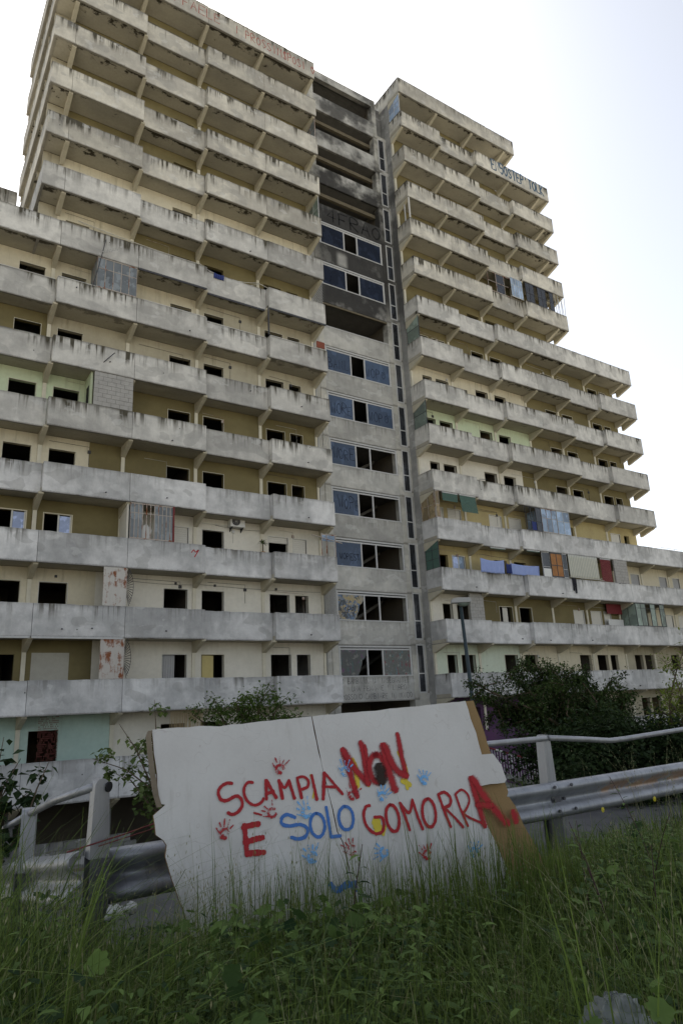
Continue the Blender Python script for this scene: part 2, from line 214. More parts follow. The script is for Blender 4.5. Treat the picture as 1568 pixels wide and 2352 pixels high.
def soffitmat():
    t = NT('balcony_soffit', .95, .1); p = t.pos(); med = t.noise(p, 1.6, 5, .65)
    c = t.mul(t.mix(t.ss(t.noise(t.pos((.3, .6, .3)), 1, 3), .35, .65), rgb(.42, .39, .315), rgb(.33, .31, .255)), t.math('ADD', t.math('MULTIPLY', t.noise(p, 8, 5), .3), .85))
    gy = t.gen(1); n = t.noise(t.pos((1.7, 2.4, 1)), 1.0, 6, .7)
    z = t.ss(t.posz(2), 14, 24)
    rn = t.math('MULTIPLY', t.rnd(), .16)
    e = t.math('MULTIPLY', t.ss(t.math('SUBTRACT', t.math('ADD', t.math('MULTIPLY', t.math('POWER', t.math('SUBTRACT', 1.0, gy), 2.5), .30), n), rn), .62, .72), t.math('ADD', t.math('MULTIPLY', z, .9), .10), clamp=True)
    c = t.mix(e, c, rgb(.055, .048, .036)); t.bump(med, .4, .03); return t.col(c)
M['soffit'] = soffitmat()
M['bracket'] = plain('bracket_concrete', (.46, .425, .33), .9, .22, 3, .2, bump=.3)
M['pillar'] = plain('pillar_painted', (.58, .545, .44), .9, .15, 3, .2)
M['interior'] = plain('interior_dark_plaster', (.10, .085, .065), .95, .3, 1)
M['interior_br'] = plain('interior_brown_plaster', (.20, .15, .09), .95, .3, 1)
M['slab'] = plain('raw_slab_concrete', (.11, .105, .095), .95, .3, 2)
M['black'] = plain('black_paint', (.012, .012, .013), .7, .2)  # black for the shade inside openings and holes
M['frame_w'] = plain('window_frame_white', (.55, .54, .50), .6, .2, 8)
M['frame_al'] = plain('aluminium_frame', (.45, .45, .44), .5, .2, 8)
M['frame_dk'] = plain('dark_metal_frame', (.05, .05, .055), .6, .2, 8)
M['beam_tan'] = plain('tan_beam', (.13, .11, .075), .9, .25, 3)
M['shutter'] = plain('roller_shutter_plastic', (.60, .58, .52), .6, .08, 3)
M['shutter_g'] = plain('grey_roller_shutter', (.34, .34, .34), .6, .08, 3)
M['greenblind'] = plain('green_blind_slats', (.07, .13, .105), .7, .25, 4)
M['redblind'] = plain('red_blind_slats', (.15, .02, .025), .7, .25, 4)
M['bluecloth'] = plain('blue_sheet', (.27, .34, .60), .9, .1, 3)
M['navycloth'] = plain('navy_cloth', (.03, .045, .16), .9, .1, 3)
M['blackcloth'] = plain('black_cloth', (.015, .015, .02), .95, .2, 3)
M['orangeboard'] = plain('rusty_orange_board', (.33, .155, .06), .85, .4, 3)
M['block'] = plain('breeze_block', (.34, .33, .31), .95, .25, 5, .2, bump=.5)
M['mortar'] = plain('mortar', (.17, .165, .155), .95, .2, 5)
M['plastic_w'] = plain('white_plastic', (.62, .62, .60), .5, .08, 3)
M['leaf_dry'] = plain('dry_reed', (.33, .25, .14), .9, .3, 20)
M['wood'] = plain('bark', (.10, .075, .05), .95, .35, 15, .2, bump=.5)
M['stem'] = plain('green_stem', (.06, .085, .025), .8, .3, 15)
M['darkstem'] = plain('purple_brown_stem', (.055, .03, .03), .8, .3, 15)
M['chipboard'] = None
def rust(name, base, amount):
    t = NT(name, .8, .3); p = t.pos(); n = t.noise(p, 2.6, 8, .7); n2 = t.noise(t.pos((7, 7, 1.2)), 1, 5, .65)
    r = t.mix(t.noise(p, 20, 4), rgb(.28, .09, .03), rgb(.13, .045, .02))
    m = t.ss(t.math('ADD', t.math('MULTIPLY', n, .6), t.math('MULTIPLY', n2, .4)), .62-amount, .68-amount+.05)
    t.bump(n, .3, .01); return t.col(t.mix(m, t.mul(rgb(*base), t.math('ADD', t.math('MULTIPLY', n2, .3), .8)), r))
M['rustwhite'] = rust('rusting_white_sheet', (.52, .50, .46), .11)
M['rustwhite2'] = rust('rusting_white_sheet_worse', (.48, .45, .41), .15)
M['rustbar'] = rust('rusting_bar', (.40, .36, .32), .13)
def glass(name, c, rough=.15, dirt=.3, spec=.5):
    t = NT(name, rough, spec); p = t.pos(); n = t.noise(p, 2.5, 5, .6)
    t.set(t.b.inputs['Roughness'], t.math('ADD', t.math('MULTIPLY', n, dirt), rough))
    cc = t.mul(rgb(*c), t.math('ADD', t.math('ADD', t.math('MULTIPLY', n, .9), .25), t.math('MULTIPLY', t.rnd(), .7)))
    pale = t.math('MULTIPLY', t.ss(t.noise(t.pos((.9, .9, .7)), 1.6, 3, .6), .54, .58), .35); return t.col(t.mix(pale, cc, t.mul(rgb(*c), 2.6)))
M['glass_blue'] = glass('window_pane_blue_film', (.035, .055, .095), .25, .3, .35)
M['glass_soot'] = glass('soot_blackened_blue_pane', (.013, .018, .032), .6, .3, .12)
M['glass_grey'] = glass('wired_grey_pane', (.13, .145, .155), .3)
M['glass_pale'] = glass('pale_blue_pane', (.20, .27, .37), .25)
M['glass_sky'] = glass('painted_sky_reflection_pane', (.28, .34, .52), .1)  # sky reflection put into the pane's base colour
M['glass_green'] = glass('greenish_pane', (.16, .20, .17), .4)
M['glass_dark'] = glass('dark_pane', (.022, .024, .028), .12, .2)
M['glass_tan'] = glass('tan_board_pane', (.20, .155, .085), .5)
def mural_or_reflection(name, base, cols, th):
    t = NT(name, .4, .4); c = rgb(*base)
    for i, cc in enumerate(cols):
        c = t.mix(t.ss(t.noise(t.pos((2.2+i*.6, 1+i*7.7, 3.1-i*.5)), 1.0+.2*i, 5, .7), th, th+.04), c, rgb(*cc))
    return t.col(t.mul(c, t.math('ADD', t.math('MULTIPLY', t.noise(t.pos(), 9, 4), .6), .7)))
M['mural_or_reflection1'] = mural_or_reflection('painted_pane', (.06, .065, .065), [(.10, .04, .10), (.14, .14, .13), (.05, .09, .09)], .56)
M['mural_or_reflection2'] = mural_or_reflection('scribbled_pane', (.10, .105, .10), [(.05, .09, .07), (.20, .22, .20), (.16, .04, .05), (.08, .16, .18)], .57)
M['pane_reflection'] = mural_or_reflection('painted_reflection_pane', (.10, .16, .26), [(.34, .27, .13), (.30, .26, .18), (.05, .06, .07)], .5)  # blue and ochre reflection painted into the pane colour, no mural
def galv():
    t = NT('galvanised_steel', .42, .5); p = t.pos((3, 3, .8)); n = t.noise(p, 2.0, 6, .65); st = t.noise(t.pos((40, 4, 1.5)), 1, 3)
    t.b.inputs['Metallic'].default_value = .55
    t.set(t.b.inputs['Roughness'], t.math('ADD', t.math('MULTIPLY', n, .3), .32))
    c = t.mix(t.ss(n, .3, .7), rgb(.26, .265, .275), rgb(.37, .375, .385)); c = t.mul(c, t.math('ADD', t.math('MULTIPLY', st, .3), .8))
    c = t.mix(t.math('MULTIPLY', t.ss(t.noise(t.pos(), 5, 6, .7), .62, .72), .5), c, rgb(.10, .065, .04))
    t.bump(n, .15, .004); return t.col(c)
M['galv'] = galv()
M['galv_dark'] = plain('weathered_dark_steel', (.10, .10, .11), .55, .3, 6, .4, .4)
def beammat():
    t = NT('guardrail_beam_painted_over', .45, .5); n = t.noise(t.pos((3, 3, .8)), 2, 6, .65); t.b.inputs['Metallic'].default_value = .5
    c = t.mix(t.ss(n, .3, .7), rgb(.24, .25, .27), rgb(.34, .35, .37))
    x = t.posz(0); z = t.posz(2); m = t.math('MULTIPLY', t.ss(x, 5.9, 6.1), t.ss(z, -.93, -.88)); m = t.math('MULTIPLY', m, t.ss(z, -.79, -.84)); m = t.math('MULTIPLY', m, t.ss(t.noise(t.pos(), 4, 5, .7), .42, .52))
    c = t.mix(t.math('MULTIPLY', m, .75), c, rgb(.42, .23, .10))
    c = t.mix(t.math('MULTIPLY', t.ss(t.noise(t.pos((30, 3, 2)), 1, 4, .6), .55, .7), .35), c, rgb(.08, .075, .07))
    return t.col(c)
M['beam'] = beammat()
def paint(name, c, soft):
    t = NT(name, .75, .3); uv = t.n('ShaderNodeSeparateXYZ', {0: t.n('ShaderNodeUVMap').outputs[0]}); v = uv.outputs[1]
    d = t.math('MULTIPLY', t.math('ABSOLUTE', t.math('SUBTRACT', v, .5)), 2)      # 0 centre .. 1 edge
    n = t.noise(t.pos(), 90 if soft else 60, 3, .7)
    if soft == 1: a = t.ss(t.math('ADD', d, t.math('MULTIPLY', t.math('SUBTRACT', n, .5), .7)), 1.0, .22)
    else: a = t.ss(t.math('ADD', d, t.math('MULTIPLY', t.math('SUBTRACT', n, .5), 1.0)), 1.0, .84)
    if soft == 2: a = t.math('MULTIPLY', a, t.ss(t.noise(t.pos(), 38, 4, .7), .36, .56))
    t.set(t.b.inputs['Alpha'], a)
    return t.col(t.mul(rgb(*c), t.math('ADD', t.math('MULTIPLY', t.noise(t.pos(), 12, 5), .4), .8)))
PC = dict(red=(.36, .022, .028), blue=(.06, .17, .47), lightblue=(.16, .40, .72), yellow=(.62, .50, .06), black=(.03, .02, .015))
PM = {}
def paintm(c, soft=False):
    if (c, soft) not in PM: PM[(c, soft)] = paint('%s_%s' % (c, 'spray' if soft else 'brush_paint'), PC[c], soft)
    return PM[(c, soft)]
def boardmat():
    t = NT('white_painted_board', .75, .3); p = t.pos(); n = t.noise(p, 1.6, 6, .6); f = t.noise(p, 60, 3, .6)
    c = t.mul(t.mix(t.ss(n, .35, .7), rgb(.61, .60, .58), rgb(.55, .535, .515)), t.math('ADD', t.math('MULTIPLY', f, .10), .95))
    cr = t.n('ShaderNodeTexVoronoi', {'Vector': t.n('ShaderNodeVectorMath', {0: p, 1: t.n('ShaderNodeTexNoise', {'Vector': p, 'Scale': 5.0}).outputs['Color']}, operation='ADD').outputs[0], 'Scale': 1.3}, feature='DISTANCE_TO_EDGE').outputs['Distance']
    c = t.mix(t.math('MULTIPLY', t.ss(cr, .006, .0), .25), c, rgb(.25, .2, .17))
    c = t.mix(t.math('MULTIPLY', t.ss(t.noise(p, 9, 6, .75), .70, .74), .6), c, rgb(.28, .17, .10))
    z = t.posz(2); c = t.mix(t.math('MULTIPLY', t.math('MULTIPLY', t.ss(z, -.45, -1.1), t.ss(t.noise(t.pos((9, 9, 2)), 1, 5, .65), .40, .62)), .45), c, rgb(.20, .19, .15)); c = t.mix(t.math('MULTIPLY', t.ss(t.noise(t.pos((12, 12, .9)), 1, 4, .6), .58, .72), .22), c, rgb(.30, .28, .24))
    t.bump(t.math('ADD', n, t.math('MULTIPLY', f, .3)), .35, .006); return t.col(c)
M['board'] = boardmat()
M['boardedge'] = plain('torn_fibre_edge', (.20, .12, .06), .95, .5, 30, .1, bump=.6)
t = NT('brown_fibreboard', .85, .25); c = t.mul(t.mix(t.noise(t.pos(), 3, 5), rgb(.30, .20, .095), rgb(.25, .165, .075)), t.math('ADD', t.math('MULTIPLY', t.noise(t.pos(), 120, 3), .35), .82)); t.bump(t.noise(t.pos(), 150, 2), .1, .002); M['fibre'] = t.col(c)
def leafmat(name, c1, c2, trans=.25, rough=.7, straw=None):
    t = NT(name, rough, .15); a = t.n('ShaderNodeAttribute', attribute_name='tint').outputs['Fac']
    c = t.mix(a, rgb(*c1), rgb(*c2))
    if straw: c = t.mix(t.math('MULTIPLY', t.ss(t.noise(t.pos((14, 14, 1.2)), 1, 2), .60, .66), .75), c, rgb(*straw))
    t.set(t.b.inputs['Base Color'], c)
    tr = t.n('ShaderNodeBsdfTranslucent', {'Color': t.mul(c, 1.5)}); mx = t.n('ShaderNodeMixShader', {0: trans, 1: t.b.outputs[0], 2: tr.outputs[0]})
    t.t.links.new(mx.outputs[0], t.t.nodes['Material Output'].inputs['Surface']); return t.mat
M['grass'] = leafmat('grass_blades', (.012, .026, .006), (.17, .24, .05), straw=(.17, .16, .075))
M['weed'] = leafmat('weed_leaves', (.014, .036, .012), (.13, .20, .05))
M['oat'] = leafmat('oat_heads', (.14, .15, .07), (.28, .27, .15))
M['darkleaf'] = leafmat('dark_tree_leaves', (.010, .022, .008), (.075, .115, .030), .25, .7)
M['elmleaf'] = leafmat('bright_shrub_leaves', (.03, .06, .012), (.10, .15, .03))
M['figleaf'] = leafmat('fig_leaves', (.012, .028, .010), (.035, .06, .02), .2, .7)
M['poplar'] = leafmat('poplar_leaves', (.05, .085, .025), (.13, .17, .05))
M['ivy'] = leafmat('ivy_leaves', (.008, .018, .007), (.035, .058, .018), .2, .8)
M['youngleaf'] = leafmat('young_yellow_leaves', (.09, .13, .02), (.18, .22, .04), .4)

# ---------------------------------------------------------------- terrain height
def gh(x, y):
    """ground height: verge by the camera, road behind the guardrail, slope down to the foot of the building"""
    z = -1.42 + .05*math.sin(x*1.3+y*.7) + .04*math.sin(x*.6-y*1.9)
    if y < 4.75: return z - max(0., -y-3)*.0 + .05*max(0., 4.75-y)*(.5 if x < 2 else .2)
    def mixf(a, b, t): t = min(1., max(0., t)); t = t*t*(3-2*t); return a+(b-a)*t
    road = -1.62
    if x > 1.25:
        zz = mixf(z, road, (y-4.75)/.35)
        if y > 8.8: zz = mixf(road, -5.85, (y-8.8)/8.5)
        return zz
    return mixf(z, -5.85, (y-4.75)/7.0)
# terrain sheet
xs = sorted(set([round(v, 2) for v in np.concatenate([np.linspace(-6, 12, 73), np.linspace(12, 60, 49), np.linspace(-60, -6, 28), [-600, -300, -150, 100, 200, 400, 700]])]))
ys = sorted(set([round(v, 2) for v in np.concatenate([np.linspace(-4, 18, 111), np.linspace(18, 60, 22), [-400, -150, -60, -20, 90, 150, 300, 800]])]))
V = [(x, y, gh(x, y)) for y in ys for x in xs]; nx = len(xs)
F = [(j*nx+i, j*nx+i+1, (j+1)*nx+i+1, (j+1)*nx+i) for j in range(len(ys)-1) for i in range(nx-1)]
t = NT('earth_and_litter', .95, .2); n_ = t.noise(t.pos(), 3, 6, .65)
yy = t.posz(1); pale = t.math('MAXIMUM', t.ss(yy, -5.5, -7.5), t.ss(yy, 18, 21))    # ground behind verge and at block's foot made pale to bounce light upward
M['earth'] = t.col(t.mul(t.mix(pale, t.mix(t.ss(n_, .4, .6), rgb(.045, .05, .022), rgb(.075, .062, .04)), rgb(.36, .335, .28)), t.math('ADD', t.math('MULTIPLY', t.noise(t.pos(), 40, 4), .7), .6)))
t = NT('old_asphalt', .9, .3); n_ = t.noise(t.pos(), 2, 6, .65)
t.bump(t.noise(t.pos(), 80, 3), .4, .006); M['asphalt'] = t.col(t.mul(t.mix(t.ss(n_, .35, .65), rgb(.07, .07, .074), rgb(.10, .10, .10)), t.math('ADD', t.math('MULTIPLY', t.noise(t.pos(), 90, 3), .4), .8)))
tag(fastmesh('ground', V, F, M['earth'], smooth=True), kind='structure')
mb = MB(); rx = np.linspace(1.35, 40, 60)
for a, b in zip(rx[:-1], rx[1:]):
    mb.poly([(a, 5.0, -1.60), (b, 5.0, -1.60), (b, 8.75, -1.60), (a, 8.75, -1.60)])
tag(mb.build('road', M['asphalt']), kind='structure')

# ---------------------------------------------------------------- the apartment block
H = 3.069; Z0 = .298; HP = 1.374; YF, YB, YW = 30.08, 30.42, 31.45
def Zb(r): return Z0+(13-r)*H if r < 14 else -3.03
def Zt(r): return Zb(r)+HP if r < 14 else -1.42
bl = empty('apartment_building', (24, 31, -5.85), 'huge abandoned grey concrete apartment block with stepped tiers of balconies and a burnt stair core', 'apartment building')
GL = [-9.69, -6, -2.31, 1.37, 5.05, 8.77, 12.43, 16.13, 19.89]
GR = [27.21, 30.93, 34.6, 38.22, 41.85, 45.6, 49.15, 52.8, 56.45, 60.1, 63.75, 67.4, 71.05, 74.7]
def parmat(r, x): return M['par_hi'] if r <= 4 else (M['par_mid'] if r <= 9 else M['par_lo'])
def panel(x0, x1, y, r, mat, cheekL=0, cheekR=0, chip=1.):
    z0, z1 = Zb(r), Zt(r); L = x1-x0; n = max(4, int(L/.16)); mb = MB(); x0 += .009; x1 -= .009
    base = len(mb.v); sec = 6
    amp = .010*chip*(1.8 if random.random() < .25 else 1)
    dn = 0
    for i in range(n+1):
        x = x0+(x1-x0)*i/n
        if random.random() < .10: dn = random.uniform(0, .035)*chip
        else: dn *= .5
        tz = z1-random.uniform(0, amp)-dn; bz = z0+random.uniform(0, .006)+(random.uniform(0, .03) if random.random() < .06*chip else 0)
        c = .014
        mb.v += [(x, y, bz), (x, y, tz-c), (x, y+c, tz), (x, y+.12, tz), (x, y+.12, bz), (x, y+.02, bz)]
    for i in range(n):
        for k in range(sec):
            j = (k+1) % sec; a = base+i*sec; b = a+sec
            mb.f.append((a+k, b+k, b+j, a+j)); mb.m.append(0)
    mb.f.append(tuple(base+k for k in range(sec))); mb.f.append(tuple(base+n*sec+k for k in reversed(range(sec)))); mb.m += [0, 0]
    if cheekL: mb.box(x0, x0+.10, y+.122, y+.122+.27, z0+.004, z1-.012)
    if cheekR: mb.box(x1-.10, x1, y+.122, y+.122+.27, z0+.004, z1-.012)
    mb.build('balcony_parapet', mat, bl)
    # balcony floor slab behind it
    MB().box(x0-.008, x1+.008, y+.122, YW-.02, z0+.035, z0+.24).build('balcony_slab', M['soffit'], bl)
brk_me = None
def bracket(x, r, dx=.1):
    global brk_me
    if brk_me is None:
        pa = [(-.1, 0, 0), (-.1, 1.28, 0), (-.1, 1.28, -.52), (-.1, 1.16, -.52), (-.1, 0, -.10)]; pb = [(.1, b, c) for _, b, c in pa]
        mb = MB(); mb.extrude(pa, pb); me = bpy.data.meshes.new('bracket'); me.from_pydata(mb.v, [], mb.f); me.materials.append(M['bracket']); brk_me = me
    link(bpy.data.objects.new('bracket', brk_me), bl, (x, YF+.13, Zb(r)+.034))
rowsL = {}
for r in range(0, 15):
    if r == 0: L = [(4.02,5.05,'F'),(5.05,8.77,'F'),(8.77,12.43,'F'),(12.43,16.13,'F'),(16.13,19.89,'F')]
    elif r <= 5: L = [(4.02,5.05,'F'),(5.05,8.77,'F'),(8.77,12.40,'B'),(12.40,16.13,'F'),(16.13,19.89,'F')]
    else:
        s = 'B' if 7 <= r <= 10 else 'F'
        L = [(-9.69,-6,'F'),(-6,-2.31,'F'),(-2.31,1.37,'F'),(1.37,5.05,s),(5.05,8.77,'F'),(8.77,12.45,'F'),(12.45,16.13,'B' if r < 13 else 'F'),(16.13,19.89,'F')]
    if r == 13: L[6] = (12.45, 16.13, 'B')
    if r == 14: L = [(a, b, 'F') for a, b, _ in L]
    rowsL[r] = L
rowsR = {}
g = GR
for r in range(-1, 15):
    if r == -1: L = [(g[0],g[1],'F'),(g[1],g[2],'F'),(g[2],g[3],'F'),(g[3],39.27,'F')]
    elif r == 0: L = [(g[0],g[1],'F'),(g[1],g[2],'B'),(g[2],g[3],'F'),(g[3],g[4],'F'),(g[4],42.95,'F')]
    elif r in (1, 2, 3, 4): L = [(g[0],g[1],'F'),(g[1],g[2],'F'),(g[2],g[3],'B'),(g[3],g[4],'F'),(g[4],42.95,'F')]
    elif r == 5: L = [(g[0],g[1],'F'),(g[1],g[2],'B'),(g[2],g[3],'F'),(g[3],g[4],'F'),(g[4],g[5],'F'),(g[5],g[6],'F'),(g[6],50.25,'F')]
    elif r <= 9: L = [(g[0],g[1],'F'),(g[1],g[2],'B'),(g[2],g[3],'F'),(g[3],g[4],'F'),(g[4],g[5],'B'),(g[5],g[6],'F'),(g[6],50.25,'F')]
    else: L = [(g[0],g[1],'F'),(g[1],g[2],'B')]+[(g[i],g[i+1],'F') for i in range(2, 13)]
    if r == 14: L = L[2:]
    rowsR[r] = L
for rows in (rowsL, rowsR):
    for r, L in rows.items():
        for i, (a, b, s) in enumerate(L):
            pl = i > 0 and L[i-1][2] == 'B' and s == 'F'; pr = i < len(L)-1 and L[i+1][2] == 'B' and s == 'F'
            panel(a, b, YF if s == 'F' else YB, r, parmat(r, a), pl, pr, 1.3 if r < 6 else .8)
            if i > 0: bracket(a, r)
        if L[-1][1] < 45 or rows is rowsR and L[-1][1] < 51:
            e = L[-1][1]; bracket(e-.13 if rows is rowsL else L[-1][0], r) if rows is rowsL else None
    # first bracket on the right block
for r in rowsR:
    if r < 14: bracket(GR[0]+.12, r)
# side returns of the parapets (tower ends and the corner beside the stair core)
def side(x0, x1, ya, yb, r, mat=None, name='side_parapet'):
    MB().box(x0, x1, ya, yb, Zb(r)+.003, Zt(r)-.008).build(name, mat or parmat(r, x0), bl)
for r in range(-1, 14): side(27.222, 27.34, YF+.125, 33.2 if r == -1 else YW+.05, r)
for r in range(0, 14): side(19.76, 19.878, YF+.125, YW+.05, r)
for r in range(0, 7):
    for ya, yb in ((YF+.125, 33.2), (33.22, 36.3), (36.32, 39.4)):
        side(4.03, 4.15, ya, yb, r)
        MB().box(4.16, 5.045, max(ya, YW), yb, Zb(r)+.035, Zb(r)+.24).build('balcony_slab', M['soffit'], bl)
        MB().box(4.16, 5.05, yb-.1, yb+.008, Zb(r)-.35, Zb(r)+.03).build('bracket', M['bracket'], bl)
def rend(x1, rs, xin):
    for r in rs:
        for ya, yb in ((YF+.125, 33.2), (33.22, 36.3), (36.32, 39.4)):
            side(x1-.13, x1-.011, ya, yb, r)
            MB().box(xin, x1-.14, max(ya, YW), yb, Zb(r)+.035, Zb(r)+.24).build('balcony_slab', M['soffit'], bl)
rend(39.27, [-1], 38.3); rend(42.95, range(0, 5), 41.9); rend(50.25, range(5, 10), 49.2)
for e, rs in ((39.27, [-1]), (42.95, range(0, 5)), (50.25, range(5, 10))):
    for r in rs: bracket(e-.14, r)

# openings, walls, pillars, floors
OL = [(-3.85,-2.70),(-1.95,-.80),(3.55,4.70),(5.45,6.60),(10.94,12.10),(12.83,13.98),(16.53,17.68),(18.03,18.82)]
ORm = [(28.30,29.08),(29.45,30.58),(33.13,34.30),(34.98,36.15),(40.45,41.67),(42.34,43.53)]
def openings(block, s):
    if block == 'L':
        o = [q for q in OL if (s > 6 or q[0] > 5.05)]
        if s == 13: o = [q for q in o if q[0] != 5.45]
        if s == 14: o = [q for q in o if q[0] != 3.55]
        return o
    o = list(ORm)
    if s <= 0: o = [q for q in o if q[1] < 38]
    elif s <= 4: o = [q for q in o if q[1] < 41.7]
    elif s <= 9: o += [(46.05,47.20),(47.53,48.35)]
    else:
        o += [(43.81,44.66)]
        if s == 10: o = [q for q in o if q[0] < 42.3]+[(46.14,47.23),(47.76,48.4)]
        if s == 11: o = [q for q in o if q[0] < 39]+[(47.8,48.82),(51.5,52.5),(53.4,54.3)]
        if s == 12: o += [(51.5,52.45),(53.3,54.2)]
        if s >= 13: o += [(46.68,47.64),(47.92,49.02),(51.3,52.4),(53.3,54.4)]
        if s >= 11: o += [(57.6,58.6),(59.0,60.0),(64.5,65.5),(66.2,67.0),(69,70),(72,73)]
    return o
def wcol(block, s, x):
    if block == 'L':
        if s == 14: return 'turq' if x < 8.7 else 'white'
        if s == 13: return 'olive' if x < 7.6 else 'white'
        if s == 12: return 'cream' if x < 7.6 else 'white'
        if s == 11: return 'olive' if x < 8.7 else 'white'
        if s == 10: return 'cream' if x < 7.2 else 'olive'
        if s == 9: return 'green' if x < 7.2 else 'olive'
        if s == 8: return 'olive' if x < 5 else 'stained'
        if s == 7: return 'cream' if x < 9 else 'stained' if x > 12 and x < 19 else 'cream'
        if s == 6: return 'cream' if x < 8.7 else 'olive'
        if s == 5: return 'cream'
        return 'olive'
    if s == 14: return 'purple' if x < 36 else 'stained'
    if s == 13: return 'mint' if x < 34 else 'cream' if x < 46 else 'stained'
    if s == 12: return 'white' if x < 30.8 else 'olive' if x < 49.5 else 'cream'
    if s == 11: return 'yellow' if x < 46 else 'cream'
    if s == 10: return 'yellow'
    if s == 9: return 'white' if x < 36.9 else 'olive'
    if s == 8: return 'green' if x < 38 else 'olive'
    if s == 7: return 'cream' if x < 38 else 'olive'
    return 'olive'
def wall_bay(block, s, xa, xb):
    z0 = Zb(s)+.245; z1 = Zb(s-1)+.03; zs, zh = z0+.86, Zb(s-1)-.57
    if s == 14: zs = z0+.75
    ops = sorted(q for q in openings(block, s) if q[0] > xa-.01 and q[1] < xb+.01)
    cuts = [xa]
    if block == 'L' and xa < 7.3 < xb and s in (9, 10): cuts.append(7.2)
    if block == 'L' and xa < 7.7 < xb and s in (12, 13): cuts.append(7.78)
    if block == 'R' and s == 9 and xa < 36.9 < xb: cuts.append(36.9)
    cuts.append(xb)
    for ca, cb in zip(cuts[:-1], cuts[1:]):
        mb = MB(); x = ca
        for a, b in [q for q in ops if q[0] >= ca and q[1] <= cb]:
            mb.box(x, a, YW, YW+.22, z0, z1); mb.box(a, b, YW, YW+.22, z0, zs); mb.box(a, b, YW, YW+.22, zh, z1); x = b
        mb.box(x, cb, YW, YW+.22, z0, z1)
        mb.build('wall', M[wcol(block, s, (ca+cb)/2)], bl)
def pillar(x, s, w=.085, mat=None):
    MB().box(x-w, x+w, YW-.055, YW+.1, Zb(s)+.244, Zb(s-1)-.40).build('pillar', mat or M['pillar'], bl)
def extent(block, s):
    if block == 'L': return (5.05, 19.75) if s <= 6 else (-9.69, 19.75)
    if s == 0: return (27.35, 38.2)
    if s <= 5: return (27.35, 41.85)
    if s <= 10: return (27.35, 49.4)
    return (27.35, 74.7)
for block, G in (('L', GL), ('R', GR)):
    for s in range(1 if block == 'L' else 0, 15):
        x0, x1 = extent(block, s)
        pts = [x0]+[q for q in G if x0+.3 < q < x1-.3]+[x1]
        for a, b in zip(pts[:-1], pts[1:]): wall_bay(block, s, a, b)
        for q in pts[1:-1]: pillar(q, s)
        if block == 'R': pillar(27.36, s, .07)
        else: pillar(19.72, s, .07)
        # room floor, ceiling comes from the storey above; partitions and back wall
        MB().box(x0, x1, YW+.225, 37, Zb(s)+.035, Zb(s)+.24).build('floor_slab', M['slab'], bl)
        mb = MB(); z0, z1 = Zb(s)+.241, Zb(s-1)+.034
        mb.box(x0, x1, 36.8, 37, z0, z1)
        for q in pts[1:-1]: mb.box(q-.06, q+.06, YW+.225, 36.79, z0, z1)
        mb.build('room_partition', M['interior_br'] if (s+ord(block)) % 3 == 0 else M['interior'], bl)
        if s <= 10: MB().box(x1-.2, x1, YW+.225, 39.4, z0, z1).build('end_wall', M[wcol(block, s, x1)], bl)
        if block == 'L' and s <= 6: MB().box(4.16, 5.048, YW+.02, YW+.2, z0, z1).build('wall', M['stained'], bl)
        if block == 'L' and s <= 6: MB().box(5.05, 5.25, YW+.225, 39.4, z0, z1).build('end_wall', M['cream' if s in (5,6) else 'olive'], bl)
# roof slabs of the tiers, rear bulk
for a, b, r in ((4.9, 19.8, 0), (-9.69, 5.05, 6), (27.4, 38.3, -1), (38.3, 41.9, 0), (41.9, 49.4, 5), (49.4, 74.7, 10)):
    MB().box(a, b, YW+.02, 39.4, Zb(r)+.036, Zb(r)+.26).build('roof_slab', M['slab'], bl)
for a, b, za, zb_ in ((5.3, 19.7, -5.85, Zb(0)), (-9.69, 5.2, -5.85, Zb(6)), (27.5, 38.2, -5.85, Zb(-1)), (38.3, 41.8, -5.85, Zb(0)), (41.9, 49.3, -5.85, Zb(5)), (49.4, 74.7, -5.85, Zb(10))):
    MB().box(a, b, 37.05, 39.35, za, zb_).build('rear_wall', M['rawside'], bl)
MB().box(2.6, 4.0, 39.6, 42, Zb(6), 31.4).build('roof_housing', M['par_mid'], bl)

# foot of the building: undercroft, columns, block wall
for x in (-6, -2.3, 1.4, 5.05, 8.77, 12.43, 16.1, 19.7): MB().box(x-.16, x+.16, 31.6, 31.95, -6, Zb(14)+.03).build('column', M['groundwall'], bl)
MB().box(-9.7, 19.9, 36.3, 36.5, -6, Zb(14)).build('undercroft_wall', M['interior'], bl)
MB().box(-9.7, 19.9, YF+.2, 37, Zb(14)+.02, Zb(14)+.034).build('undercroft_ceiling', M['slab'], bl)
lw = empty('low_wall', (5, 30, -5.85), 'low grey block wall along the dark undercroft, left of the leaning board', 'wall')
blk = None
for c in range(5):
    for i in range(26):
        x = -4+(i+(c % 2)*.5)*.51
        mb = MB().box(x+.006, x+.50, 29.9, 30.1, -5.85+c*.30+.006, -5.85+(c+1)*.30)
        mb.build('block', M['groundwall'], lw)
for x0, x1 in ((27.3, 49.2),):
    mb = MB().box(27.22, 74.7, YW, YW+.25, -6, Zb(13)-HP*0-2.9); mb.build('plinth_wall', M['stained'], bl)

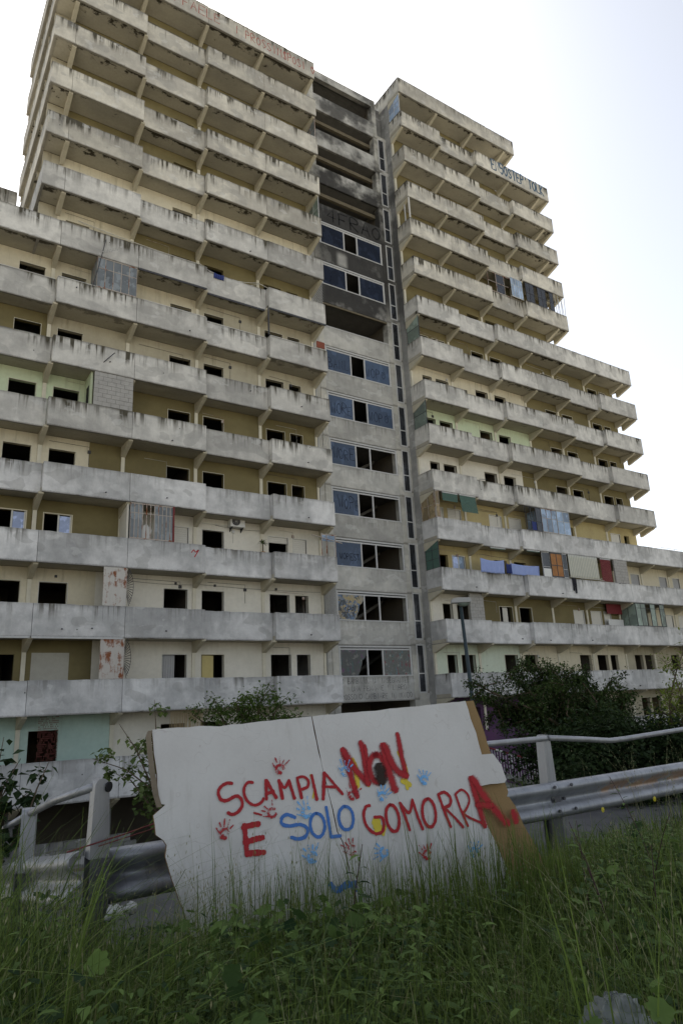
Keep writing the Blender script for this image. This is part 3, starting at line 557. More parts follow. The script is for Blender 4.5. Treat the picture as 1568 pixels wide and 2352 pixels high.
# ---------------------------------------------------------------- stair core
YC = 32.05
for r in range(0, 14):
    MB().box(21.0, 26.1, YC, YC+.14, Zb(r)+.004, Zt(r)-.02).build('spandrel', M['core'], bl)
    MB().box(20.8, 26.4, YC+.145, 37, Zb(r)+.03, Zb(r)+.26).build('landing_slab', M['slab'], bl)
MB().box(20.6, 26.1, YC-.003, YC+.3, 43.05, 43.68).build('roof_beam', M['core'], bl)
MB().box(20.6, 26.4, YC+.31, 37, 43.2, 43.5).build('roof_slab', M['slab'], bl)
for s in range(-1, 15):
    za = Zb(s+1) if s >= 0 else 43.05
za = -6.0
for r in range(13, -2, -1):
    zt = Zb(r) if r >= 0 else 43.68
    MB().box(26.103, 26.45, YC-.012, YC+.5, za+.003, zt).build('pier', M['pier'], bl)
    MB().box(20.6, 20.997, YC-.012, YC+.5, za+.003, zt).build('pier', M['pier'], bl)
    za = zt
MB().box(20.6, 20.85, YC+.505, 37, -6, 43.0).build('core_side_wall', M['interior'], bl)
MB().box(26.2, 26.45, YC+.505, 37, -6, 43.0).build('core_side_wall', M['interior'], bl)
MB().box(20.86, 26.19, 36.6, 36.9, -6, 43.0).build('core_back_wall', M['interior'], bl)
MB().box(19.88, 20.597, YC+.02, YC+.3, -6, 41).build('core_recess_wall', M['pier'], bl)
MB().box(19.60, 19.76, YW+.1, 37, -6, Zb(0)).build('core_recess_wall', M['rawside'], bl)
for x in (20.1, 20.22): MB().tube([(x, YC-.05, -6), (x, YC-.05, 40)], .045, 8).build('drain_pipe', M['frame_al'], bl, smooth=True)
MB().box(27.225, 27.42, YW+.06, 37, -6, Zt(-1)-.02).build('core_side_wall', M['rawside'], bl)
MB().box(26.453, 27.223, YC+.5, YC+.7, -6, 43.6).build('core_recess_wall', M['rawside'], bl)
# open floors: secondary beams; glazed floors: aluminium frame with panes
for r in range(0, 3): MB().box(21.0, 26.1, 32.5, 32.72, Zb(r)-.62, Zb(r)-.36).build('landing_beam', M['beam_tan'], bl)
for s in range(0, 15):
    # stair flight seen through the openings
    zt = Zb(s-1) if s > 0 else 43.2
    zb_ = Zb(s) if s < 14 else -6
    if s <= 13:
        a = [(21.2, 34.2, zb_+.3), (25.9, 34.2, zt-.2), (25.9, 34.2, zt-.02), (21.2, 34.2, zb_+.5)]
        MB().extrude(a, [(x, 35.4, z) for x, y, z in a]).build('stair_flight', M['slab'], bl)
def core_window(s, panes):
    za, zb2 = Zt(s)-.015, Zb(s-1)-.012
    mb = MB(); y0, y1 = YC+.005, YC+.075
    mb.box(21.0, 26.1, y0-.02, y1, za, za+.065); mb.box(21.0, 26.1, y0, y1+.03, zb2-.10, zb2); mb.box(21.0, 26.1, y0+.02, y1, zb2-.24, zb2-.15)
    mb.box(21.02, 21.13, y0, y1, za+.065, zb2-.10); mb.box(25.97, 26.09, y0, y1, za+.065, zb2-.10)
    xm = [22.93, 24.0]
    for x in xm: mb.box(x-.045, x+.045, y0, y1, za+.065, zb2-.24)
    f = mb.build('window_frame', M['frame_al'], bl)
    for i, (p, q) in enumerate(((21.135, 22.88), (22.98, 23.95), (24.05, 25.96))):
        m = panes[i]
        if m is None: continue
        if m == 'broken':
            pts = [(p, za+.07), (p, zb2-.245), (q, zb2-.245), (q, zb2-.5), (q-.15, zb2-.7), (q-.3, zb2-.8), (q-.35, zb2-1.05), (p+1.2, za+.2), (p+1.1, za+.07)]
            m2 = 'pane_reflection' if s == 12 else 'mural_or_reflection1'
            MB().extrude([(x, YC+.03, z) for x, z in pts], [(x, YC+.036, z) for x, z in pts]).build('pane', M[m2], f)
        else: MB().box(p, q, YC+.03, YC+.036, za+.07, zb2-.245).build('pane', M[m], f)
    return f
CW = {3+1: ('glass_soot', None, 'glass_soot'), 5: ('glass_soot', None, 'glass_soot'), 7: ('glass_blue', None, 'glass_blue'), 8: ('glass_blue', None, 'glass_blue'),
      9: ('glass_blue', None, None), 10: ('glass_blue', None, None), 11: ('glass_blue', None, None), 12: ('broken', None, None), 13: ('broken', None, 'mural_or_reflection2')}
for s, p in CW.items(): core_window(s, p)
for s in (6,):
    MB().box(21.0, 26.1, YC-.02, YC+.07, Zt(s)-.015, Zt(s)+.045).build('window_sill', M['frame_al'], bl)
    MB().box(21.0, 26.1, YC, YC+.1, Zb(s-1)-.12, Zb(s-1)-.012).build('window_head', M['beam_tan'], bl)
for s in range(1, 14):       # slit windows beside the core
    za, zb2 = Zb(s)+.36, Zb(s-1)+.10
    MB().box(26.453, 27.218, YC, YC+.45, zb2+.002, zb2+.255).build('slit_band', M['pier'], bl)
    mb = MB(); x0, x1, y0, y1 = 26.475, 27.07, YC-.01, YC+.08
    mb.box(x0, x0+.08, y0, y1, za, zb2); mb.box(x1-.08, x1, y0, y1, za, zb2); mb.box(x0+.08, x1-.08, y0, y1, za, za+.09); mb.box(x0+.08, x1-.08, y0, y1, zb2-.07, zb2)
    zm = za+(zb2-za)*.40; mb.box(x0+.08, x1-.08, y0+.01, y1, zm-.03, zm+.03)
    f = mb.build('slit_window', M['frame_al'], bl)
    MB().box(x0+.085, x1-.085, y0+.04, y0+.05, za+.09, zm-.03).build('pane', M['glass_dark'], f)
    MB().box(x0+.085, x1-.085, y0+.04, y0+.05, zm+.03, zb2-.07).build('pane', M['glass_dark'], f)
    MB().box(27.08, 27.218, YC, YC+.45, za+.002, zb2).build('slit_band', M['pier'], bl)
MB().box(26.453, 27.218, YC, YC+.45, -6, Zb(13)+.36).build('slit_band', M['pier'], bl)

# ---------------------------------------------------------------- hand lettering: ribbons of paint
def smooth_pts(pts, k=5):
    P_ = [Vector((p[0], p[1], 0)) for p in pts]
    if len(P_) < 3: 
        return [P_[0].lerp(P_[-1], i/4) for i in range(5)]
    out = []
    for i in range(len(P_)-1):
        p0 = P_[max(i-1, 0)]; p1 = P_[i]; p2 = P_[i+1]; p3 = P_[min(i+2, len(P_)-1)]
        for j in range(k):
            t_ = j/k; out.append(.5*((2*p1)+(p2-p0)*t_+(2*p0-5*p1+4*p2-p3)*t_*t_+(3*p1-p0-3*p2+p3)*t_**3))
    out.append(P_[-1]); return out
class Paint:
    def __init__(s, o, U, V_, N): s.o, s.U, s.V, s.N = Vector(o), Vector(U), Vector(V_), Vector(N); s.v = []; s.f = []; s.uv = []; s.k = 0
    def stroke(s, pts, w, jitter=.12, sm=True):
        q = smooth_pts(pts) if sm else [Vector((p[0], p[1], 0)) for p in pts]
        b = len(s.v); s.k += 1; lift = .0015+.0004*(s.k % 9)
        d0 = (q[1]-q[0]).normalized(); d1 = (q[-1]-q[-2]).normalized()
        q = [q[0]-d0*w*.35]+q+[q[-1]+d1*w*.35]
        for i, p in enumerate(q):
            d = (q[min(i+1, len(q)-1)]-q[max(i-1, 0)]).normalized(); nn = Vector((-d.y, d.x, 0)); ww = w*.5*(1+random.uniform(-jitter, jitter))
            if i in (0, len(q)-1): ww *= .6
            for sg, vv in ((1, 0.), (-1, 1.)):
                c = p+nn*ww*sg; s.v.append(tuple(s.o+s.U*c.x+s.V*c.y+s.N*lift)); s.uv.append((i*.3, vv))
        for i in range(len(q)-1): s.f.append((b+2*i, b+2*i+1, b+2*i+3, b+2*i+2))
    def build(s, name, mat, parent=None):
        a = np.array(s.v); o = (a.min(0)+a.max(0))/2
        me = bpy.data.meshes.new(name); me.from_pydata([tuple(p) for p in a-o], [], s.f); me.materials.append(mat)
        uvl = me.uv_layers.new(name='UVMap'); idx = [i for f in s.f for i in f]
        uvl.data.foreach_set('uv', [c for i in idx for c in s.uv[i]]); me.update()
        o_ = link(bpy.data.objects.new(name, me), parent, tuple(o))
        if name == 'graffiti': o_['kind'] = 'stuff'
        return o_
FONT = {
'A': [[(0,0),(.5,1),(1,0)],[(.2,.4),(.8,.4)]], 'B': [[(0,0),(0,1),(.7,.9),(.7,.6),(0,.5)],[(0,.5),(.9,.4),(.9,.1),(0,0)]], 'C': [[(1,.85),(.5,1),(0,.6),(.1,.15),(.6,0),(1,.15)]],
'D': [[(0,0),(0,1),(.7,.85),(.95,.5),(.7,.1),(0,0)]], 'E': [[(1,1),(0,1),(0,0),(1,0)],[(0,.5),(.7,.5)]], 'F': [[(1,1),(0,1),(0,0)],[(0,.5),(.7,.5)]],
'G': [[(1,.85),(.5,1),(0,.6),(.1,.15),(.6,0),(1,.2),(1,.45),(.6,.45)]], 'I': [[(.5,0),(.5,1)]], 'J': [[(.9,1),(.9,.25),(.5,0),(.1,.2)]], 'K': [[(0,0),(0,1)],[(.9,1),(0,.45),(1,0)]],
'L': [[(0,1),(0,0),(.9,0)]], 'M': [[(0,0),(.1,1),(.5,.4),(.9,1),(1,0)]], 'N': [[(0,0),(0,1),(1,0),(1,1)]], 'O': [[(.5,1),(.05,.7),(.05,.3),(.5,0),(.95,.3),(.95,.7),(.5,1)]],
'P': [[(0,0),(0,1),(.8,.9),(.8,.6),(0,.5)]], 'R': [[(0,0),(0,1),(.8,.9),(.8,.6),(0,.5),(.9,0)]], 'S': [[(.95,.85),(.5,1),(.08,.8),(.5,.52),(.92,.25),(.5,0),(.05,.15)]],
'T': [[(0,1),(1,1)],[(.5,1),(.5,0)]], 'U': [[(0,1),(.05,.2),(.5,0),(.95,.2),(1,1)]], 'W': [[(0,1),(.25,0),(.5,.7),(.75,0),(1,1)]], 'V': [[(0,1),(.5,0),(1,1)]], 'Z': [[(0,1),(1,1),(0,0),(1,0)]],
'1': [[(.2,.7),(.5,1),(.5,0)]], '4': [[(.7,0),(.7,1),(0,.35),(1,.35)]], '5': [[(1,1),(.1,1),(.1,.55),(.7,.6),(.9,.3),(.5,0),(.05,.1)]], ',': [[(.4,.1),(.3,-.15)]], "'": [[(.4,1),(.35,.75)]],
'%': [[(.5,.0),(.05,.5),(.1,.85),(.3,.95),(.5,.7),(.7,.95),(.9,.85),(.95,.5),(.5,0)]], '@': [[(.5,.5),(.7,.6),(.6,.8),(.3,.75),(.2,.4),(.5,.15),(.9,.3),(1,.7),(.7,1)]]}
CURVY = set('BCDGOPRSUJ5@%')
def write(pt, text, x, z, h, w, adv=None, wob=.06, slope=0.0):
    adv = adv or h*.78; i = 0
    for ch in text:
        if ch in FONT:
            s_ = 1+random.uniform(-wob, wob); dz = random.uniform(-wob, wob)*h*.6; sk = random.uniform(-wob, wob)
            for st in FONT[ch]:
                pts = [(x+a*adv*.72*s_+sk*b*h*.4, z+dz+b*h*s_+slope*(x)) for a, b in st]
                pt.stroke(pts, w, .15, ch in CURVY)
        x += adv
XZ = ((1, 0, 0), (0, 0, 1), (0, -1, 0))
def fadepaint(name, c, alpha, th=.45):
    t = NT(name, .8, .2); n = t.noise(t.pos((5, 5, 2)), 1, 5, .7); t.set(t.b.inputs['Alpha'], t.math('MULTIPLY', t.ss(n, th-.14, th+.12), alpha)); return t.col(rgb(*c))
gr = Paint((0, YF-.002, 0), *XZ); write(gr, "RAFFAELE", 9.3, Zb(0)+.42, .66, .05, .50); write(gr, "I PROSSIMI", 14.15, Zb(0)+.38, .62, .05, .375); write(gr, "SPOSI %", 17.55, Zb(0)+.36, .62, .05, .35)
gr.build('graffiti', fadepaint('faded_red_paint', (.42, .10, .08), .7, .36), bl)
gr = Paint((0, YF-.002, 0), *XZ); write(gr, "EN5OSTEP'TOLK", 36.3, Zb(0)+.38, .92, .14, .475); gr.build('graffiti', fadepaint('blue_paint_lettering', (.07, .12, .18), .9, .25), bl)
gr = Paint((0, YC-.002, 0), *XZ); write(gr, "4FRAO", 21.7, Zb(3)+.25, .95, .11, .92); gr.build('graffiti', fadepaint('black_paint_lettering', (.010, .010, .010), .65, .36), bl)
gr = Paint((0, YC-.002, 0), *XZ)
write(gr, "1 BAMBINO, UN INSEGNANTE,", 21.15, Zb(13)+1.0, .27, .022, .187); write(gr, "UNA PENNA E 1 LIBRO", 21.75, Zb(13)+.60, .27, .022, .20); write(gr, "POSSONO CAMBIARE IL MONDO", 21.08, Zb(13)+.16, .28, .022, .195)
gr.build('graffiti', fadepaint('grey_marker_lettering', (.10, .10, .11), .8, .42), bl)
tagp = fadepaint('blue_black_pane_tag', (.015, .02, .04), .9, .3)
for s, items in {4: [("WOPE", 21.5)], 5: [("WOPE", 21.5), ("WOP@", 24.3)], 7: [("BANL", 21.25), ("WOP@", 24.1)], 8: [("WORE", 21.3), ("WOP@", 24.1)], 9: [("WORE", 21.3)], 10: [("WOPE", 21.5)], 11: [("WOPEST", 21.4)], 12: [("WOPE", 21.3)]}.items():
    gr = Paint((0, YC+.026, 0), *XZ)
    for tx, x in items: write(gr, tx, x, Zt(s)+(.42 if s > 8 else .3), .65 if s < 11 else .36, .035, .40 if s < 11 else .24, .15)
    gr.build('graffiti', tagp, bl)
gr = Paint((0, YF-.002, 0), *XZ); gr.stroke([(8.05+3.7, Zb(11)+.95), (11.85, Zb(11)+1.08), (11.95, Zb(11)+.98), (12.1, Zb(11)+1.1), (11.9, Zb(11)+.75)], .05); gr.build('graffiti', paintm('red'), bl)

# ---------------------------------------------------------------- balcony fittings
def cage(x0, x1, s, nx_, zsplit, fm, pm, name='balcony_enclosure', open_cols=(), y=YF+.02, zlo=None, zhi=None, mull=.03, side=True):
    za = (Zt(s)+.005) if zlo is None else zlo; zb2 = (Zb(s-1)-.005) if zhi is None else zhi
    mb = MB(); w = mull
    mb.box(x0, x1, y, y+.05, za, za+w*1.6); mb.box(x0, x1, y, y+.05, zb2-w*1.6, zb2)
    zs = za+(zb2-za)*zsplit; mb.box(x0+w, x1-w, y+.006, y+.044, zs-w*.5, zs+w*.5)
    for i in range(nx_+1):
        x = x0+(x1-x0)*i/nx_; mb.box(max(x0, x-w/2), min(x1, x+w/2)+.001, y+.003, y+.047, za+w*1.6, zb2-w*1.6)
    if side: 
        for xx in (x0, ): mb.box(xx, xx+w, y+.05, YW-.06, za, za+w); mb.box(xx, xx+w, y+.05, YW-.06, zb2-w, zb2); mb.box(xx, xx+w, (y+YW)/2, (y+YW)/2+w, za+w, zb2-w)
    f = mb.build(name, fm, bl)
    for i in range(nx_):
        if i in open_cols: continue
        a = x0+(x1-x0)*i/nx_+w/2+.001; b = x0+(x1-x0)*(i+1)/nx_-w/2-.001
        MB().box(a, b, y+.02, y+.026, za+w*1.6, zs-w*.5).build('pane', pm, f); MB().box(a, b, y+.02, y+.026, zs+w*.5, zb2-w*1.6).build('pane', pm, f)
    if side: MB().box(x0+.01, x0+.016, y+.06, YW-.07, za+w, zb2-w).build('pane', pm, f)
    return f
cage(6.80, 8.73, 7, 5, .64, M['rustbar'], M['glass_grey'])
c11 = cage(8.84, 10.88, 11, 11, .72, M['rustbar'], M['glass_grey'], 'barred_enclosure', (3, 4, 5), mull=.035)
MB().box(10.82, 10.90, YF+.0, YF+.075, Zt(11)+.002, Zb(10)-.004).build('red_post', plain('dark_red_post', (.16, .03, .03), .8, .2), c11)
MB().extrude([(9.25, YF+.16, Zt(11)+.05), (9.75, YF+.16, Zt(11)+.05), (9.9, YF+.16, Zt(11)+.5), (9.62, YF+.16, Zt(11)+.78), (9.35, YF+.16, Zt(11)+.55)], [(9.25, YF+.2, Zt(11)+.05), (9.75, YF+.2, Zt(11)+.05), (9.9, YF+.2, Zt(11)+.5), (9.62, YF+.2, Zt(11)+.78), (9.35, YF+.2, Zt(11)+.55)]).build('torn_sheet', M['plastic_w'], c11)
MB().box(8.72, 8.80, YF+.15, YW-.06, Zb(11)+.245, Zb(10)+.03).build('partition_wall', M['white'], bl)
# partition and breeze-block walls
def blockwall(x0, x1, s, y0=YF+.02, th=.12, zlo=None, zhi=None, steps=None, bw=.40, bh=.20, label=None):
    za = (Zt(s)+.004) if zlo is None else zlo; zb2 = (Zb(s-1)-.004) if zhi is None else zhi
    w = MB().box(x0+.01, x1-.01, y0+.012, y0+th-.01, za, zb2).build('block_infill', M['mortar'], bl)
    n = max(1, round((zb2-za)/bh)); hh = (zb2-za)/n
    for c in range(n):
        x = x0-(c % 2)*bw*.5
        while x < x1-.02:
            a = max(x, x0)+.006; b = min(x+bw, x1)-.006
            if b-a > .06 and not (steps and b > x1-steps*(c/n)**1.0*0 and False):
                d = random.uniform(-.006, .006); MB().box(a, b, y0+d, y0+th, za+c*hh+.007, za+(c+1)*hh-.005).build('block', M['block'], w)
            x += bw
    return w
blockwall(6.95, 8.75, 9); MB().box(6.84, 6.94, YF+.25, YW-.06, Zb(9)+.245, Zb(8)+.03).build('partition_wall', M['green'], bl)
MB().box(6.825, 6.838, YF+.5, YF+.95, Zb(9)+.3, Zb(8)-.57).build('painted_opening_shade', M['black'], bl)  # solid black box painting the shade of an opening
blockwall(43.96, 45.5, 11); blockwall(29.75, 30.9, 12, y0=YF+.5)
MB().box(7.70, 7.80, YF+.15, YW, Zb(9)+.245+H*(-1), Zb(9)+.03).build('partition_wall', M['cream'], bl) if False else None
for s, m in ((12, 'rustwhite'), (13, 'rustwhite2')):
    f = MB().box(7.78, 8.78, YF+.01, YF+.03, Zt(s)+.004, Zb(s-1)-.004).build('sheet_metal_screen', M[m], bl)
    MB().box(8.74, 8.80, YF+.031, YW-.06, Zt(s), Zb(s-1)-.01).build('screen_edge', M[m], f)
    mb = MB()
    for i in range(15):
        a = -1.2+2.4*i/14; z = (Zt(s)+Zb(s-1))/2
        mb.tube([(8.80, YF-.01, z+a*.35), (8.80+.26*cos(a), YF-.06, z+a*.35+.45*sin(a))], .012, 4)
    mb.tube([(8.80+.27*cos(a_), YF-.05, z+a_*.35+.3*sin(a_)) for a_ in [i*.24-1.2 for i in range(11)]], .009, 4)
    mb.build('spike_fan', M['frame_dk'], f)
# dark flashing under three parapets and the steel post
for a, b, y in ((8.8, 12.42, YF), (12.46, 16.1, YB), (16.15, 19.88, YF)):
    MB().box(a, b, y-.025, y-.003, Zb(6)-.07, Zb(6)+.035).build('drip_flashing', M['frame_dk'], bl)
MB().box(1.37, 5.0, YF-.02, YF-.003, Zb(12)-.05, Zb(12)+.03).build('drip_flashing', M['frame_al'], bl); MB().box(5.06, 8.7, YF-.02, YF-.003, Zb(12)-.05, Zb(12)+.03).build('drip_flashing', M['frame_al'], bl)
MB().box(16.04, 16.11, YF-.04, YF+.03, Zt(7), Zb(6)-.07).build('steel_post', M['frame_dk'], bl)
# thin top rails and brackets on parapets
for a, b, r, y in ((5.1, 8.7, 7, YF), (9.1, 12.4, 7, YF), (12.5, 16.1, 7, YB), (16.2, 19.85, 7, YF), (1.4, 5.0, 7, YB)):
    MB().tube([(a, y+.06, Zt(r)+.03), (b, y+.06, Zt(r)+.03)], .02, 6).build('top_rail', M['frame_w'], bl)
mb = MB(); mb.tube([(50.4, YF+.06, Zt(10)+.12), (74, YF+.06, Zt(10)+.12)], .02, 6)
for i in range(14): mb.tube([(50.4+i*1.8, YF+.06, Zt(10)-.02), (50.4+i*1.8, YF+.06, Zt(10)+.12)], .015, 6)
mb.build('terrace_rail', M['frame_al'], bl)
# side screens at tower corners
def sidescreen(x, s, fm, pm, cols=2, rowsn=3):
    za, zb2 = Zt(s)+.005, Zb(s-1)-.01; ya, yb = YF+.14, YW-.02; w = .03; mb = MB()
    for i in range(cols+1): y = ya+(yb-ya)*i/cols; mb.box(x, x+.04, y-w/2, y+w/2, za, zb2)
    for k in range(rowsn+1): z = za+(zb2-za)*k/rowsn; mb.box(x+.003, x+.037, ya+w/2, yb-w/2, z-w/2, z+w/2)
    f = mb.build('side_screen', fm, bl)
    for i in range(cols):
        for k in range(rowsn): MB().box(x+.016, x+.022, ya+(yb-ya)*i/cols+w/2, ya+(yb-ya)*(i+1)/cols-w/2, za+(zb2-za)*k/rowsn+w/2, za+(zb2-za)*(k+1)/rowsn-w/2).build('pane', pm, f)
sidescreen(27.24, 0, M['frame_al'], M['glass_pale'], 2, 3); sidescreen(27.24, 6, M['frame_dk'], M['glass_green'], 1, 2); sidescreen(27.24, 8, M['frame_dk'], M['glass_green'], 1, 2)
sidescreen(27.24, 10, M['rustbar'], M['glass_tan'], 2, 2); sidescreen(27.24, 11, M['frame_dk'], M['greenblind'], 2, 3)
cage(27.27, 27.55, 10, 1, .5, M['rustbar'], M['glass_tan'], side=False)
MB().box(27.24, 27.33, YF+.02, YF+.11, Zt(3)+.0, Zb(2)-.01).build('corner_post', M['frame_w'], bl); MB().box(27.24, 27.30, YF+.5, YF+.56, Zt(3), Zb(2)-.3).build('corner_post', M['frame_al'], bl)
sidescreen(19.80, 2, M['rustbar'], M['glass_grey'], 2, 2); sidescreen(19.80, 4, M['frame_al'], M['glass_green'], 2, 2)
def lattice(name, x0, x1, ya, yb, za, zb2, n=7):   # wire lattice in a plane of constant x (ya..yb)
    mb = MB()
    for i in range(-n, n+1):
        for sg in (1, -1):
            pts = []
            for t_ in (0., 1.):
                pass
            a = i/n; u0, u1 = (a, a+1) if sg > 0 else (a+1, a)
            q0, q1 = max(0., min(a, 1.)), max(0., min(a+1, 1.))
            if q1-q0 < .02: continue
            f0, f1 = q0-a, q1-a
            z0_, z1_ = (za+(zb2-za)*f0, za+(zb2-za)*f1) if sg > 0 else (zb2-(zb2-za)*f0, zb2-(zb2-za)*f1)
            mb.tube([(x0+(x1-x0)*q0, ya+(yb-ya)*q0, z0_), (x0+(x1-x0)*q1, ya+(yb-ya)*q1, z1_)], .009, 4, caps=False)
    return mb.build(name, M['frame_al'], bl)
lattice('wire_lattice', 19.83, 19.83, YF+.14, YW, Zt(6), Zb(5), 9)
for s in (12,): 
    lattice('wire_lattice', 19.9, 20.55, YF+.3, YC-.02, Zt(s), Zb(s-1), 14); lattice('wire_lattice', 19.86, 19.86, YF+.14, YW, Zt(s), Zb(s-1), 14)
lattice('wire_lattice', 19.86, 20.1, YF+.02, YW, Zt(9), Zb(8), 3)
# enclosures of the right block
cage(34.7, 38.15, 4, 4, .5, M['rustbar'], M['glass_dark'], y=YB+.02, side=False, open_cols=(0, 2, 3)); cage(36.9, 38.15, 4, 5, .62, M['frame_al'], M['glass_pale'], y=YF+.12, side=False)
cage(38.4, 41.6, 4, 7, .45, M['frame_dk'], M['glass_dark'], side=False, open_cols=(2, 5))
mb = MB()
for i in range(6): x = 41.9+i*.2; mb.tube([(x, YF+.07, Zt(4)), (x+(.12 if i % 2 else -.1), YF+.07, Zb(3))], .022, 5)
mb.build('loose_struts', M['frame_al'], bl)
cage(36.75, 38.3, 10, 3, .6, M['rustbar'], M['glass_pale']); cage(38.34, 39.65, 10, 2, .55, M['frame_al'], M['glass_pale'], side=False)
cage(35.15, 36.72, 10, 3, .4, M['frame_dk'], M['glass_dark'], side=False, open_cols=(0, 1)); MB().box(35.75, 36.25, YF+.06, YF+.07, Zt(10)+.05, Zb(9)-1.05).build('blue_panel', M['navycloth'], bl)
f = cage(37.1, 38.28, 11, 2, .48, M['frame_dk'], M['orangeboard'], 'boarded_enclosure', side=False, mull=.05)
cage(38.30, 38.75, 11, 1, .35, M['frame_al'], M['glass_dark'], side=False); MB().box(36.3, 37.05, YF+.04, YF+.06, Zt(11)+.004, Zt(11)+.55).build('white_panel', M['plastic_w'], bl); cage(36.3, 37.06, 11, 1, .4, M['frame_al'], M['glass_dark'], side=False, y=YF+.07)
cage(45.75, 49.3, 12, 6, .78, M['frame_dk'], M['glass_green'], side=True, open_cols=(2, 4)); MB().box(43.8, 45.55, YW-.3, YW-.27, Zb(12)+.25, Zb(12)+1.95).build('white_panel', M['plastic_w'], bl); MB().box(43.8, 45.55, YW-.3, YW-.27, Zb(12)+2.35, Zb(11)).build('red_panel', M['redblind'], bl)
# roller shutters, doors and glazing in the openings
def shutter(x0, x1, s, frac=1.0, mat='shutter'):
    z1 = Zb(s-1)-.57; z0 = z1-(z1-(Zb(s)+1.1))*frac; mb = MB(); n = int((z1-z0)/.055)
    for i in range(n): mb.box(x0+.01, x1-.01, YW+.05-.008*(i % 2), YW+.07, z1-(i+1)*.055+.004, z1-i*.055)
    mb.box(x0+.01, x1-.01, YW+.071, YW+.075, z0, z1)
    mb.build('roller_shutter', M[mat], bl)
    mb = MB(); e = .045
    for a in (x0-e, x1): mb.box(a, a+e, YW-.012, YW+.05, z0-.1, z1+e)
    mb.box(x0, x1, YW-.012, YW+.05, z1, z1+e); mb.build('window_frame', M['frame_w'], bl)
shutter(10.94, 12.10, 11, .75); shutter(18.03, 18.82, 11); shutter(16.53, 17.68, 11, .22)
for a, b in ((28.45, 29.0), (29.45, 30.5), (33.13, 34.2), (34.98, 36.1)): shutter(a, b, 10)
shutter(46.14, 47.23, 10)
for a, b in ((47.8, 48.82), (51.5, 52.5), (53.4, 54.3), (57.6, 58.6), (59, 60)): shutter(a, b, 11, 1, 'shutter_g')
for a, b in ((40.45, 41.5), (42.34, 43.45), (43.81, 44.55), (51.5, 52.45), (53.3, 54.2)): shutter(a, b, 12)
MB().box(12.84, 13.97, YW+.05, YW+.08, Zb(11)+1.1, Zb(11)+1.1+.42).build('roller_shutter', M['shutter'], bl)
def frame(x0, x1, s, mat='frame_w', e=.05):
    z1 = Zb(s-1)-.57; z0 = Zb(s)+1.105; mb = MB()
    mb.box(x0-e, x0, YW-.012, YW+.06, z0, z1+e); mb.box(x1, x1+e, YW-.012, YW+.06, z0, z1+e); mb.box(x0, x1, YW-.012, YW+.06, z1, z1+e)
    return mb.build('window_frame', M[mat], bl)
for q in (2, 3):
    a, b = OL[q]; f = frame(a, b, 11, 'cream'); m_ = (a+b)/2
    MB().box(m_, m_+.07, YW+.02, YW+.06, Zb(11)+1.1, Zb(10)-.58).build('sash', M['frame_w'], f); MB().box(m_+.08, b-.06, YW+.03, YW+.04, Zb(11)+1.1, Zb(10)-.62).build('pane', M['glass_sky'], f); MB().box(b-.06, b-.002, YW+.02, YW+.06, Zb(11)+1.1, Zb(10)-.58).build('sash', M['frame_w'], f)
for s in (11, 12, 13):
    for a, b in [q for q in OL if q[0] > 10 or s == 12]:
        if (s, a) in ((11, 10.94), (11, 18.03), (11, 16.53)): continue
        frame(a, b, s, 'frame_w' if (a*7+s) % 3 > 1 else 'pillar', .025)
for a, b in ORm[:4]:
    for s in (12, 13): frame(a, b, s, 'pillar', .03)
f = frame(29.45, 30.45, 11); MB().box(29.5, 29.92, YW+.02, YW+.03, Zb(11)+1.1, Zb(10)-.6).build('pane', M['glass_sky'], f); MB().box(29.98, 30.4, YW+.02, YW+.03, Zb(11)+1.1, Zb(10)-.6).build('pane', M['glass_pale'], f); MB().box(29.92, 29.98, YW, YW+.05, Zb(11)+1.1, Zb(10)-.57).build('sash', M['frame_w'], f)
MB().box(5.35, 6.85, YW-.006, YW-.001, Zb(13)+1.0, Zb(12)-.50).build('plastered_patch', wallmat('pale_plaster_patch', (.42, .405, .35), None, .2), bl)
MB().box(12.9, 13.35, YW+.1, YW+.14, Zb(13)+1.0, Zb(12)-.6).build('door_leaf', plain('yellow_door_leaf', (.48, .40, .17), .7, .1), bl); MB().box(13.2, 13.5, YW+.15, YW+.19, Zb(13)+1.0, Zb(12)-.6).build('door_leaf', plain('yellow_door_leaf_2', (.50, .42, .19), .7, .1), bl)
for s_ in range(7, 11):
    for a, b in [q for q in OL if q[0] > 3]: frame(a, b, s_, 'pillar', .022)
for s_ in (6, 7, 8, 9):
    for a, b in ORm+[(46.05, 47.20), (47.53, 48.35)]: frame(a, b, s_, 'pillar', .025)
# cables and small fittings
def cable(pts, r=.012, mat='frame_al', name='cable'):
    out = []
    for a, b, sag in pts:
        for i in range(9): t_ = i/8; out.append((a[0]+(b[0]-a[0])*t_, a[1]+(b[1]-a[1])*t_, a[2]+(b[2]-a[2])*t_-sag*4*t_*(1-t_)))
    return MB().tube(out, r, 5, caps=False).build(name, M[mat], bl)
cable([((6, 31.3, Zb(5)-.5), (12.3, 31.3, Zb(5)-.75), .1), ((12.3, 31.3, Zb(5)-.75), (16.1, 31.3, Zb(5)-.75), .35), ((16.1, 31.3, Zb(5)-.75), (19.5, 31.2, Zb(5)-1.2), .1)], .018, 'frame_w')
cable([((12.3, 31.2, Zb(5)-.7), (16.1, 31.2, Zb(5)-.9), .55)], .014, 'frame_w')
for s, x0, x1 in ((12, 9, 12.3), (11, 13.5, 16), (12, 12.6, 19.6), (10, 30, 34), (11, 32, 36)): cable([((x0, YW-.03, Zb(s-1)-.28), (x1, YW-.03, Zb(s-1)-.33), .06)], .008, 'frame_dk')
rc = random.Random(4)
